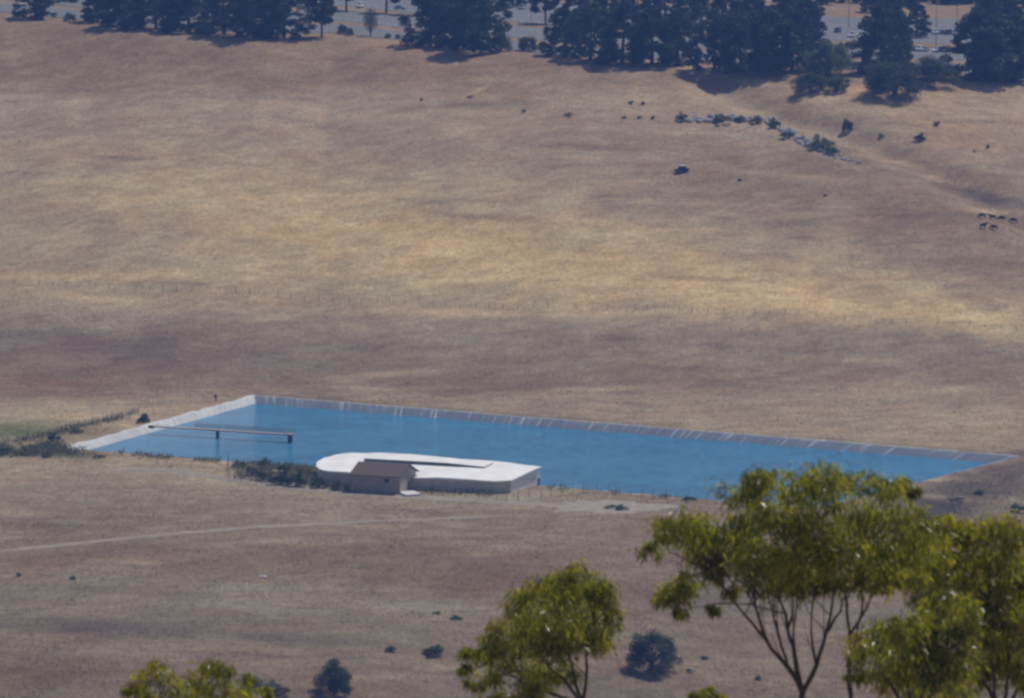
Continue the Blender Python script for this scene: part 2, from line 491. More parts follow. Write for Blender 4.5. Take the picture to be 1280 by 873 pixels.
def zone(px, py):
    """albedo of the grass at a place, from the kind of growth seen there"""
    r = np.array([a for a, _ in ROWC], float); c = np.array([b for _, b in ROWC])
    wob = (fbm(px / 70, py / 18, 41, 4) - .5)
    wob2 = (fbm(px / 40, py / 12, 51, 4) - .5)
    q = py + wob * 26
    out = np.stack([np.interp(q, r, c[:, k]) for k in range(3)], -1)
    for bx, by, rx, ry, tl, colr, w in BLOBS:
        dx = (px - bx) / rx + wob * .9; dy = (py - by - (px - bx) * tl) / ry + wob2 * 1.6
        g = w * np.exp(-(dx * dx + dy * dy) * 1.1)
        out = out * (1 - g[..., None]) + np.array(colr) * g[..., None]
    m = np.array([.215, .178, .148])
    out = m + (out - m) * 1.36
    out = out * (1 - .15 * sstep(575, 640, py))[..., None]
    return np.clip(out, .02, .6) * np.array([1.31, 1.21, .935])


# ------------------------------------------------------------------ build: ground sheet
def axis(parts):
    a = [np.arange(p, q, s) for p, q, s in parts]
    return np.concatenate(a + [[parts[-1][1]]])


def build_ground():
    xs = axis([(-1400, -300, 50), (-300, -215, 5), (-215, 215, 1.5), (215, 300, 5), (300, 1400, 50)])
    ys = axis([(-400, 0, 10), (0, 160, 4), (160, 980, 12), (980, 1090, 4), (1090, 1960, 2.2), (1960, 2300, 8), (2300, 4200, 100)])
    X, Y = np.meshgrid(xs, ys)
    Z = G(X, Y)
    V = np.stack([X, Y, Z], -1).reshape(-1, 3)
    ny, nx = X.shape
    i = np.arange(ny - 1)[:, None] * nx + np.arange(nx - 1)[None]
    loops = np.stack([i, i + 1, i + nx + 1, i + nx], -1).reshape(-1)
    me = fast_mesh('ground', V, loops, 4, M['ground'])
    me.polygons.foreach_set('use_smooth', np.ones(len(me.polygons), bool))
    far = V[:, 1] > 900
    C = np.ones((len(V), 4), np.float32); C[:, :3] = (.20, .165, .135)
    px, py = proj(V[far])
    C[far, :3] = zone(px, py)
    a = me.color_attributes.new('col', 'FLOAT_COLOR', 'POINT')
    a.data.foreach_set('color', C.ravel())
    tag(link('ground', me), kind='structure')


build_ground()


# ------------------------------------------------------------------ reservoir
def offset_quad(d):
    ds = d if isinstance(d, (list, tuple)) else [d] * 4
    out = []
    for i in range(4):
        p0, p1, p2 = QUAD[i - 1], QUAD[i], QUAD[(i + 1) % 4]
        def ln(p, q, dd):
            e = (q - p) / np.linalg.norm(q - p); n = np.array([e[1], -e[0]]); return p + n * dd, e
        a, u = ln(p0, p1, ds[i - 1]); b, v = ln(p1, p2, ds[i])
        t = np.linalg.solve(np.array([u, -v]).T, b - a)[0]
        out.append(a + u * t)
    return out


def build_pond():
    prof = [(-6.0, -3.5), (-3.2, -1.7), (-.5, .2), (0, .42), (.7, .46)]
    sides = ['front', 'right', 'far', 'left']
    V = []; F = []; MI = []; UVS = []
    rings = [offset_quad([d, d, d, d * .62 if d < 0 else d]) for d, _ in prof]
    for s in range(4):
        mi = 1 if s == 3 else 0
        L = np.linalg.norm(QUAD[(s + 1) % 4] - QUAD[s]); n = max(8, int(L / 1.5))
        b = len(V)
        for k in range(n + 1):
            t = k / n
            for j, (d, z) in enumerate(prof):
                p = rings[j][s] * (1 - t) + rings[j][(s + 1) % 4] * t
                wav = (vnoise(t * L / 4, j * .7 + s * 9, 61) - .5) * (2.0 if s == 3 else 1.0)
                e = 0 if k in (0, n) else 1
                q = p + e * wav * .35 * np.array([.3, .6])
                V.append((q[0], q[1], z + e * wav * .22 * (1 if 0 < j else 0))); UVS.append((t * L + s * 300, j * 1.2))
        m = len(prof)
        for k in range(n):
            for j in range(m - 1):
                a = b + k * m + j
                F.append((a, a + m, a + m + 1, a + 1)); MI.append(mi)
    me = mesh('reservoir_bank', V, F, [M['liner_grey'], M['liner_white']], MI, smooth=True)
    uv = me.uv_layers.new(name='UVMap')
    for l in me.loops: uv.data[l.index].uv = UVS[l.vertex_index]
    tag(link('reservoir_bank', me), kind='structure')
    # embankment crest: earth round the rim
    prof2 = [(.69, .44), (2.2, .36), (5.5, -.10), (8.5, -1.6)]
    V = []; F = []
    rings = [offset_quad(d) for d, _ in prof2]
    for s in range(4):
        L = np.linalg.norm(QUAD[(s + 1) % 4] - QUAD[s]); n = max(8, int(L / 2))
        b = len(V)
        for k in range(n + 1):
            t = k / n
            for j, (d, z) in enumerate(prof2):
                p = rings[j][s] * (1 - t) + rings[j][(s + 1) % 4] * t
                V.append((p[0], p[1], z))
        for k in range(n):
            for j in range(3):
                a = b + k * 4 + j; F.append((a, a + 4, a + 5, a + 1))
    V = np.array(V)
    me = mesh('embankment', V, F, M['ground'], smooth=True)
    a = me.color_attributes.new('col', 'FLOAT_COLOR', 'POINT')
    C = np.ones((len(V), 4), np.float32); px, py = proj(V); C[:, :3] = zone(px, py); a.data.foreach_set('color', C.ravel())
    tag(link('embankment', me), kind='structure')
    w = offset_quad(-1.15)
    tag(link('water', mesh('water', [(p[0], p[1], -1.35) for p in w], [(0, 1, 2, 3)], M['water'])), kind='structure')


build_pond()


# ------------------------------------------------------------------ tracks, gravel, parking lot
def ribbon(name, pts, width, m, dz=.07, step=2.0, wob=.35):
    P = np.array([at_g(*p)[:2] for p in pts])
    seg = np.r_[0, np.cumsum(np.linalg.norm(np.diff(P, axis=0), axis=1))]
    n = max(4, int(seg[-1] / step)); s = np.linspace(0, seg[-1], n + 1)
    c = np.stack([np.interp(s, seg, P[:, 0]), np.interp(s, seg, P[:, 1])], -1)
    for _ in range(6): c[1:-1] = (c[:-2] + c[1:-1] * 2 + c[2:]) / 4
    t = np.gradient(c, axis=0); t /= np.linalg.norm(t, axis=1)[:, None]
    nn = np.stack([-t[:, 1], t[:, 0]], -1)
    V = []; F = []
    for i in range(n + 1):
        fade = min(1, i / 6, (n - i) / 6) * .8 + .2
        for k, u in enumerate((-1, -.33, .33, 1)):
            w = width / 2 * fade * (1 + wob * (vnoise(s[i] / 6, u * 3, 71) - .5) * 2)
            q = c[i] + nn[i] * u * w
            V.append((q[0], q[1], gz(q[0], q[1]) + (dz if abs(u) < .9 else dz * .3)))
    for i in range(n):
        for k in range(3):
            a = i * 4 + k; F.append((a, a + 4, a + 5, a + 1))
    o = link(name, mesh(name, V, F, m, smooth=True)); tag(o, kind='structure'); return c


TR1 = ribbon('dirt_path', [(-30, 692), (0, 690), (60, 683), (130, 676), (220, 667), (320, 659), (400, 655), (480, 651), (560, 648), (640, 645)], 3.0, M['track'])
TR2 = ribbon('service_track', [(120, 588), (200, 587), (280, 598), (350, 609), (420, 615), (500, 621), (580, 625), (660, 630), (730, 634)], 5.0, M['track'])


def patch(name, outline, m, dz=.08):
    P = [at_g(*p) for p in outline]
    c = np.mean(P, axis=0)
    V = []; F = []; n = 60; K = 9
    ang = np.array([math.atan2(p[1] - c[1], p[0] - c[0]) for p in P]); o = np.argsort(ang); Pn = np.array(P)[o]; an = ang[o]
    an = np.r_[an[-1] - 2 * math.pi, an, an[0] + 2 * math.pi]; rr = np.linalg.norm(Pn[:, :2] - c[:2], axis=1); rr = np.r_[rr[-1], rr, rr[0]]
    V.append((c[0], c[1], gz(c[0], c[1]) + dz))
    for k in range(1, K + 1):
        for i in range(n):
            a = -math.pi + 2 * math.pi * i / n
            r = np.interp(a, an, rr) * k / K * (1 + .5 * (vnoise(i * .55, 3, 81) - .5))
            x, y = c[0] + r * math.cos(a), c[1] + r * math.sin(a)
            V.append((x, y, gz(x, y) + (dz if k < K else .01)))
    for i in range(n):
        F.append((0, 1 + i, 1 + (i + 1) % n))
        for k in range(K - 1):
            a = 1 + k * n; F.append((a + i, a + n + i, a + n + (i + 1) % n, a + (i + 1) % n))
    tag(link(name, mesh(name, V, F, m, smooth=True)), kind='structure')


patch('gravel_pad', [(688, 634), (705, 628), (750, 626.5), (800, 630), (835, 632), (838, 638), (800, 640), (740, 640), (700, 639)], M['gravel'])


def lot_strip(name, d0, d1, m, x0=-330, x1=330, dz=.06, n=66):
    V = []; F = []
    for i in range(n + 1):
        x = x0 + (x1 - x0) * i / n; ye = np.interp(x, EX, EY)
        for d in (d0, d1):
            y = ye + d; V.append((x, y, lot_z(x, y) + dz))
    for i in range(n):
        a = 2 * i; F.append((a, a + 2, a + 3, a + 1))
    tag(link(name, mesh(name, V, F, m)), kind='structure')


lot_strip('road', 24, 62, M['asphalt'])
lot_strip('parking_lot', 76, 128, M['asphalt'])
lot_strip('upper_parking_lot', 146, 260, M['asphalt'])
mk = MB()
for d in (86, 118, 156, 190, 224):
    for i in range(230):
        x = -330 + i * 2.9; y = np.interp(x, EX, EY) + d
        mk.box((x, y, lot_z(x, y) + .066), (.12, 5.0, .004))
tag(mk.build('parking_lines', M['paint']), kind='structure')


# ------------------------------------------------------------------ foliage
def rand_dirs(n):
    v = rng.normal(size=(n, 3)); return v / np.linalg.norm(v, axis=1)[:, None]


def leaf_cloud(name, P, ax, sd, tint, m):
    """kite-shaped leaves: base P, axis vector, side vector"""
    n = len(P)
    V = np.empty((n, 4, 3)); V[:, 0] = P; V[:, 1] = P + ax * .45 + sd; V[:, 2] = P + ax; V[:, 3] = P + ax * .45 - sd
    loops = np.arange(n * 4)
    me = fast_mesh(name, V.reshape(-1, 3), loops, 4, m)
    a = me.attributes.new('tint', 'FLOAT', 'POINT'); a.data.foreach_set('value', np.repeat(tint, 4).astype(np.float32))
    return me


def clump_leaves(cent, rad, n, size, flat=.75, droop=0.0):
    """leaves through an ellipsoid, thicker at its skin"""
    d = rand_dirs(n); r = rng.random(n) ** .45
    P = cent + d * r[:, None] * np.array([1, 1, flat]) * rad
    ax = rand_dirs(n) + d * .6; ax[:, 2] -= droop
    ax /= np.linalg.norm(ax, axis=1)[:, None]
    L = size * (.6 + .8 * rng.random(n)); ax *= L[:, None]
    sd = np.cross(ax, rand_dirs(n)); sd /= np.linalg.norm(sd, axis=1)[:, None] + 1e-9; sd *= (L * .30)[:, None]
    return P, ax, sd


def crown(name, clumps, per, size, m, flat=.75, droop=0.0):
    Ps, As, Ss, Ts = [], [], [], []
    for c, r in clumps:
        n = int(per * r * r)
        P, ax, sd = clump_leaves(np.array(c), r, n, size, flat, droop)
        Ps.append(P); As.append(ax); Ss.append(sd)
        Ts.append(np.clip(.5 + .25 * rng.normal() + .22 * rng.normal(size=n), 0, 1))
    return leaf_cloud(name, np.concatenate(Ps), np.concatenate(As), np.concatenate(Ss), np.concatenate(Ts), m)


def tree_kind(kind, seed):
    """returns trunk mesh, crown mesh for a tree about 16 m tall"""
    r_ = np.random.default_rng(seed)
    cl = []; tk = MB()
    if kind == 'cypress':
        h = 16; lean = r_.normal(size=2) * .4
        for i in range(104):
            z = .5 + (h - 1.3) * (i / 103) ** .95
            env = (5.9 * (1 - (z / h) ** 2.6) + .6) * (.75 + .25 * min(1, (z + 1) / 4))
            a = r_.random() * 6.283; q = env * (.30 + .70 * r_.random() ** .5)
            q *= .80 + .40 * (math.sin(a * 2 + seed) * .5 + .5)
            cl.append(((q * math.cos(a) + lean[0] * z / h, q * math.sin(a) + lean[1] * z / h, z + r_.normal() * .4), (.75 + 1.0 * r_.random()) * (1 - .3 * z / h)))
        tk.tube([(0, 0, -.6), (0, 0, 3), (lean[0] * .6, lean[1] * .6, 9), (lean[0], lean[1], 15)], [.5, .42, .26, .06], 8)
        per, size = 84, .56
    elif kind == 'pine':           # bare trunk, spreading crown
        h = 17; forks = []
        tk.tube([(0, 0, -.6), (.1, 0, 4), (.3, .2, 9), (.2, .1, 14)], [.42, .36, .26, .10], 8)
        for i in range(15):
            z = 4.5 + 10.5 * i / 14; a = i * 2.4 + r_.random(); q = (4.6 - 2.6 * ((z - 7) / 9) ** 2) * (.75 + .4 * r_.random())
            e = np.array([q * math.cos(a), q * math.sin(a), z + 1.0 + r_.random()])
            s0 = np.array([.15, .1, z - .6])
            tk.tube([s0, s0 * .45 + e * .55 + np.array([0, 0, -.25]), e], [.13, .08, .03], 5)
            cl.append((tuple(e), 1.35 + .5 * r_.random()))
            for k in range(3):
                f = .45 + .5 * r_.random(); p = s0 * (1 - f) + e * f + r_.normal(size=3) * .6
                cl.append((tuple(p), .9 + .6 * r_.random()))
        cl.append(((.2, .1, 15.6), 1.5))
        per, size = 85, .6
    elif kind == 'broad':          # wide oak-like dome down to the ground
        tk.tube([(0, 0, -.5), (.1, 0, 1.6), (.2, .1, 4)], [.55, .42, .2], 8)
        for k in range(6):
            a = k * 1.05 + r_.random() * .4
            tk.tube([(.05, 0, 1.2), (1.6 * math.cos(a), 1.6 * math.sin(a), 3), (3.5 * math.cos(a), 3.5 * math.sin(a), 4.2)], [.26, .16, .06], 6)
        for i in range(46):
            u = r_.random(); a = r_.random() * 6.283; el = math.asin(u)
            q = (.62 + .38 * r_.random())
            R = 5.2 * (.8 + .35 * (math.sin(a * 3 + seed) * .5 + .5))
            cl.append(((R * q * math.cos(el) * math.cos(a), R * q * math.cos(el) * math.sin(a), .9 + 6.2 * q * math.sin(el)), 1.1 + .7 * r_.random()))
        per, size = 150, .29
    elif kind == 'scrub':          # several uneven mounds grown together
        for k in range(6):
            a = k * 1.05 + r_.random()
            tk.tube([(0, 0, -.5), (1.2 * math.cos(a), 1.2 * math.sin(a), 1.5), (2.8 * math.cos(a), 2.8 * math.sin(a), 3.2)], [.3, .2, .06], 5)
        for k in range(7):
            a = r_.random() * 6.283; q = 4.2 * r_.random() ** .6; hm = (3.0 + 5.2 * r_.random()) * (1 - .09 * q)
            for i in range(9):
                b = r_.random() * 6.283; u = r_.random()
                cl.append(((q * math.cos(a) + 1.9 * u * math.cos(b), q * math.sin(a) + 1.9 * u * math.sin(b), .5 + hm * (1 - .75 * u * u) * (.45 + .5 * r_.random())), .55 + .75 * r_.random()))
        cl = [((c[0] * 1.2, c[1] * 1.2, c[2] * 1.25), r * 1.25) for c, r in cl]
        per, size = 130, .32
    elif kind == 'shrub':          # metre-high bush
        for k in range(5):
            a = k * 1.26
            tk.tube([(0, 0, -.1), (.25 * math.cos(a), .25 * math.sin(a), .35), (.5 * math.cos(a), .5 * math.sin(a), .75)], [.05, .035, .015], 5)
        for i in range(20):
            a = r_.random() * 6.283; q = r_.random() ** .5; z = .15 + .75 * (1 - q * q) * r_.random() ** .4
            cl.append(((.85 * q * math.cos(a), .85 * q * math.sin(a), z), .2 + .16 * r_.random()))
        per, size = 1300, .12
    return tk, cl, per, size


_cache = {}
def tree(kind, matn, variant):
    key = (kind, matn, variant)
    if key not in _cache:
        tk, cl, per, size = tree_kind(kind, 100 + variant * 13 + len(kind))
        _cache[key] = (tk.mesh('trunk', M['bark'], True), crown('crown', cl, per, size, M[matn], flat=.62 if kind in ('cypress', 'pine') else .75))
    return _cache[key]


def plant(name, px, py, h, label, cat, kind='cypress', matn='conifer', v=0, group=None, wide=1.0, lot=False, stem='trunk', base=16.0):
    P = on_lot(px, py) if lot else at_g(px, py)
    z = (lot_z(P[0], P[1]) if lot else gz(P[0], P[1]))
    s = h / base
    r = thing(name, (P[0], P[1], z), label, cat, group, rz=random.random() * 6.28, sc=(s * wide, s * wide, s))
    tk, cr = tree(kind, matn, v)
    link(stem, tk, r); link('crown', cr, r)
    return r


# treeline on the hill edge: px, py of the foot, height, kind, material, variant, width, label
TL = [
    (44, 23, 15, 'cypress', 'conifer', 0, 1.0, 'dark bushy conifer right beside the white van at the far left'),
    (122, 28, 15, 'cypress', 'conifer', 1, .9, 'dark conifer just right of the small bush, edging the road gap on the left'),
    (155, 34, 18, 'cypress', 'conifer', 2, 1.15, 'large dark conifer, second right of the left road gap'),
    (195, 37, 17, 'cypress', 'conifer_grey', 3, 1.1, 'grey green conifer between two darker ones, third right of the left road gap'),
    (236, 40, 18, 'cypress', 'conifer', 0, 1.15, 'broad dark conifer, fourth right of the left road gap'),
    (280, 44, 17, 'cypress', 'conifer_grey', 1, 1.1, 'grey green conifer in the middle of the left tree row'),
    (318, 47, 18, 'cypress', 'conifer', 2, 1.1, 'dark conifer left of the one with road showing at its foot'),
    (355, 48, 17, 'cypress', 'conifer', 3, 1.05, 'dark conifer with a sliver of pale road at its right foot'),
    (402, 47, 16, 'pine', 'conifer', 0, .85, 'dark pine on bare trunk left of the leafless grey shrub'),
    (538, 57, 19, 'cypress', 'conifer', 1, 1.05, 'dark conifer just right of the long gap with the road'),
    (566, 60, 17, 'cypress', 'conifer', 0, .85, 'slim dark conifer tucked between two wide ones by the light green shrubs'),
    (592, 65, 20, 'cypress', 'conifer', 2, 1.1, 'tall dark conifer standing left of the two light green shrubs'),
    (706, 70, 16, 'cypress', 'conifer', 3, .95, 'dark conifer first right of the two light green shrubs'),
    (738, 76, 19, 'cypress', 'conifer_grey', 1, 1.1, 'grey green conifer second right of the two light green shrubs'),
    (778, 79, 20, 'cypress', 'conifer', 0, 1.15, 'big dark conifer with long streaky shadow in the middle of the treeline'),
    (815, 80, 19, 'cypress', 'conifer', 2, 1.1, 'dark conifer immediately left of the greyish one by the bright gap'),
    (847, 80, 18, 'cypress', 'conifer_grey', 3, 1.0, 'greyish conifer on the left edge of the narrow bright gap'),
    (893, 88, 19, 'cypress', 'conifer', 1, .85, 'dark conifer on the right edge of the narrow bright gap'),
    (926, 90, 20, 'cypress', 'conifer_grey', 0, 1.0, 'grey green conifer second right of the narrow bright gap'),
    (958, 90, 21, 'cypress', 'conifer', 2, 1.1, 'big dark conifer left of the round pale green oak'),
    (990, 88, 20, 'cypress', 'conifer', 3, .9, 'dark conifer directly behind the round pale green oak'),
    (1103, 92, 22, 'cypress', 'conifer', 1, 1.0, 'tall dark conifer right of the gap with the white pickup'),
    (1120, 86, 19, 'cypress', 'conifer_grey', 3, .62, 'narrow grey green conifer behind the low wide oak'),
    (1218, 98, 22, 'cypress', 'conifer', 0, 1.0, 'tall dark conifer right of the row of parked cars'),
    (1244, 100, 22, 'cypress', 'conifer_grey', 2, 1.1, 'grey green conifer second from the right end of the treeline'),
    (1276, 99, 21, 'cypress', 'conifer', 1, 1.1, 'dark conifer at the right end of the treeline'),
]
for px, py, h, k, mt, v, w, lb in TL:
    plant('conifer_tree' if k == 'cypress' else 'pine_tree', px, py, h, lb, 'tree', k, mt, v, 'conifers along the hilltop edge', w * 1.13)
# trees out on the lots behind
BT = [
    (1050, 3, 9, 'cypress', 0, 'low dark tree on the top edge straight above the blue car'), (1076, 4, 9, 'cypress', 2, 'low dark tree on the top edge straight above the white pickup'),
    (1134, 5, 10, 'cypress', 1, 'low dark tree on the top edge left of the tall lamp post'), (1176, 5, 10, 'cypress', 3, 'low dark tree on the top edge right of the tall lamp post'),
    (1206, 5, 10, 'cypress', 2, 'low dark tree on the top edge above the right end of the parked rows'), (1093, 16, 12, 'cypress', 3, 'dark tree half hidden by the tall conifer right of the pickup'),
    (640, 2, 9, 'cypress', 0, 'low dark tree on the top edge above the left light green shrub'), (670, 3, 9, 'cypress', 2, 'low dark tree on the top edge above the right light green shrub'),
    (1146, 47, 12, 'cypress', 0, 'dark tree standing among the parked rows left of the lamp post'),
    (255, 22, 17, 'cypress', 1, 'dark tree behind the gap between the fourth and fifth conifers of the left row'), (338, 26, 17, 'cypress', 0, 'dark tree behind the right half of the left row'),
    (175, 18, 17, 'cypress', 0, 'dark tree behind the second and third conifers of the left row'), (385, 18, 13, 'pine', 1, 'dark pine behind the right end of the left row'),
    (550, 40, 17, 'cypress', 2, 'dark tree behind the conifers right of the long road gap'), (608, 42, 17, 'cypress', 0, 'dark tree behind the left light green shrub'),
    (722, 46, 18, 'cypress', 0, 'dark tree behind the first conifers right of the light shrubs'), (796, 44, 18, 'cypress', 1, 'dark tree behind the conifer with the streaky shadow'),
    (858, 40, 15, 'cypress', 3, 'dark tree close behind the left edge of the narrow bright gap'), (908, 52, 18, 'cypress', 2, 'dark tree close behind the right edge of the narrow bright gap'),
    (945, 56, 18, 'cypress', 0, 'dark tree close behind the big conifer left of the oak'), (978, 60, 19, 'cypress', 1, 'dark tree between the big conifer and the oak, set back'),
    (1005, 66, 18, 'cypress', 3, 'dark tree close behind the round pale green oak'), (1112, 60, 19, 'cypress', 2, 'dark tree close behind the tall conifer right of the white pickup'),
    (1232, 66, 19, 'cypress', 0, 'dark tree close behind the second tree from the right end'), (1258, 62, 19, 'cypress', 1, 'dark tree set back between the two rightmost conifers'),
    (1112, 6, 12, 'cypress', 1, 'low dark tree far back above the tall conifer by the pickup'), (990, 12, 13, 'cypress', 2, 'dark tree far back left of the white pickup gap'),
    (80, 2, 14, 'cypress', 0, 'dark tree behind the road in the gap at the left'), (135, 14, 15, 'cypress', 2, 'dark tree filling in behind the left row of conifers'),
    (215, 16, 16, 'cypress', 3, 'dark tree behind the fourth conifer of the left row'), (300, 24, 15, 'cypress', 1, 'dark tree behind the middle of the left row'),
    (433, 14, 14, 'pine', 1, 'pine behind the road, left of three with bare trunks'), (483, 17, 15, 'pine', 0, 'pine behind the road, middle one of three with bare trunks'),
    (523, 19, 15, 'pine', 1, 'pine behind the road, right one of three with bare trunks'), (575, 22, 15, 'cypress', 3, 'dark tree behind the tall conifer by the light green shrubs'),
    (682, 30, 15, 'pine', 0, 'pine on forked trunk out on the parking lot behind two light shrubs'), (640, 8, 13, 'cypress', 1, 'dark tree far back on the lot over the light green shrubs'),
    (757, 30, 17, 'cypress', 2, 'dark tree behind the middle of the treeline'), (832, 26, 17, 'cypress', 0, 'dark tree behind the greyish conifer by the bright gap'),
    (877, 36, 15, 'pine', 1, 'pine standing back in the narrow bright gap'), (935, 38, 17, 'cypress', 3, 'dark tree behind the grey green conifer near the oak'),
    (1002, 40, 17, 'cypress', 1, 'dark tree left of the blue car in the lot'), (1028, 6, 11, 'cypress', 2, 'dark tree far behind the white pickup'),
    (1110, 30, 17, 'cypress', 0, 'dark tree right of the white pickup'), (1138, 26, 15, 'pine', 0, 'dark pine behind the narrow conifer, left of the lamp post'),
    (1234, 40, 17, 'cypress', 2, 'dark tree behind the tall conifer right of the parked cars'), (1265, 36, 17, 'cypress', 3, 'dark tree behind the right end of the treeline'),
    (1190, 6, 10, 'cypress', 0, 'low dark tree far back above the parked cars'), (1155, 2, 10, 'cypress', 3, 'low dark tree far back beside the lamp post'), (1225, 4, 11, 'cypress', 1, 'low dark tree far back at the upper right'),
]
for px, py, h, k, v, lb in BT:
    plant('conifer_tree' if k == 'cypress' else 'pine_tree', px, py, h, lb, 'tree', k, 'conifer', v, 'trees out on the parking lots', 1.05, lot=True)

# oaks and shrubs of the hill edge (the 'broad' dome is about 8.5 m tall)
plant('oak_tree', 1036, 95, 13.5, 'round pale green oak standing at the hill edge left of the white pickup', 'tree', 'broad', 'shrub', 0, wide=1.15, base=8.5)
plant('oak_tree', 1166, 102, 9.0, 'low wide dark oak in front of the row of parked cars', 'tree', 'broad', 'oak', 1, wide=1.75, base=8.5)
plant('oak_tree', 1118, 119, 13.5, 'round dark oak standing lowest on the slope at the right', 'tree', 'broad', 'oak', 2, wide=1.2, base=8.5)
plant('oak_tree', 1014, 115, 6.8, 'squat dark shrubby oak just below the round pale green oak', 'tree', 'broad', 'oak', 1, wide=1.35, base=8.5)
plant('oak_tree', 1047, 114, 6.0, 'small green shrubby oak on bare earth below the round pale green oak', 'tree', 'broad', 'shrub', 2, wide=1.0, base=8.5)
plant('shrub', 626, 64, 7, 'light green tall shrub, left one of two beside the tall conifer', 'shrub', 'broad', 'shrub', 1, wide=.85, base=8.5)
plant('shrub', 660, 64, 6, 'light green round shrub, right one of two in front of the road', 'shrub', 'broad', 'shrub', 2, wide=.95, base=8.5)
plant('shrub', 677, 63, 3, 'small green shrub touching the right light green shrub', 'shrub', 'broad', 'shrub', 0, wide=.8, base=8.5)
plant('shrub', 87, 27, 3.6, 'small olive bush beside the road in the left gap', 'shrub', 'broad', 'sage', 0, wide=1.0, base=8.5)
plant('shrub', 428, 43, 4, 'small dark bush left of the leafless grey shrub', 'shrub', 'broad', 'oak', 0, wide=.7, base=8.5)
plant('shrub', 437, 45, 3, 'small olive bush touching the leafless grey shrub', 'shrub', 'broad', 'shrub', 1, wide=.8, base=8.5)
plant('shrub', 485, 48, 2, 'left of two tiny bushes on the road verge', 'shrub', 'broad', 'sage', 2, wide=1.0, base=8.5)
plant('shrub', 497, 49, 2, 'right of two tiny bushes on the road verge', 'shrub', 'broad', 'sage', 1, wide=.9, base=8.5)


def bare_shrub():
    P = at_g(463, 46)
    r = thing('bare_shrub', (P[0], P[1], gz(P[0], P[1])), 'leafless grey upright shrub on the road verge', 'shrub')
    st = MB()
    for k in range(16):
        a = k * .4 + random.random(); q = .5 + 1.6 * random.random()
        st.tube([(0, 0, -.2), (q * .3 * math.cos(a), q * .3 * math.sin(a), 3), (q * math.cos(a), q * math.sin(a), 6.5 + 2.5 * random.random())], [.09, .06, .02], 4)
    st.build('stem', M['bark'], r)
    n = 1500
    d = rand_dirs(n); P = np.array([0, 0, 5.2]) + d * (rng.random(n) ** .5)[:, None] * np.array([2.4, 2.4, 4.2])
    ax = d * .5 + np.array([0, 0, 1.0]); ax /= np.linalg.norm(ax, axis=1)[:, None]; ax *= 1.1
    sd = np.cross(ax, rand_dirs(n)); sd /= np.linalg.norm(sd, axis=1)[:, None]; sd *= .035
    link('twig', leaf_cloud('twig', P, ax, sd, rng.random(n), M['twig']), r)


bare_shrub()

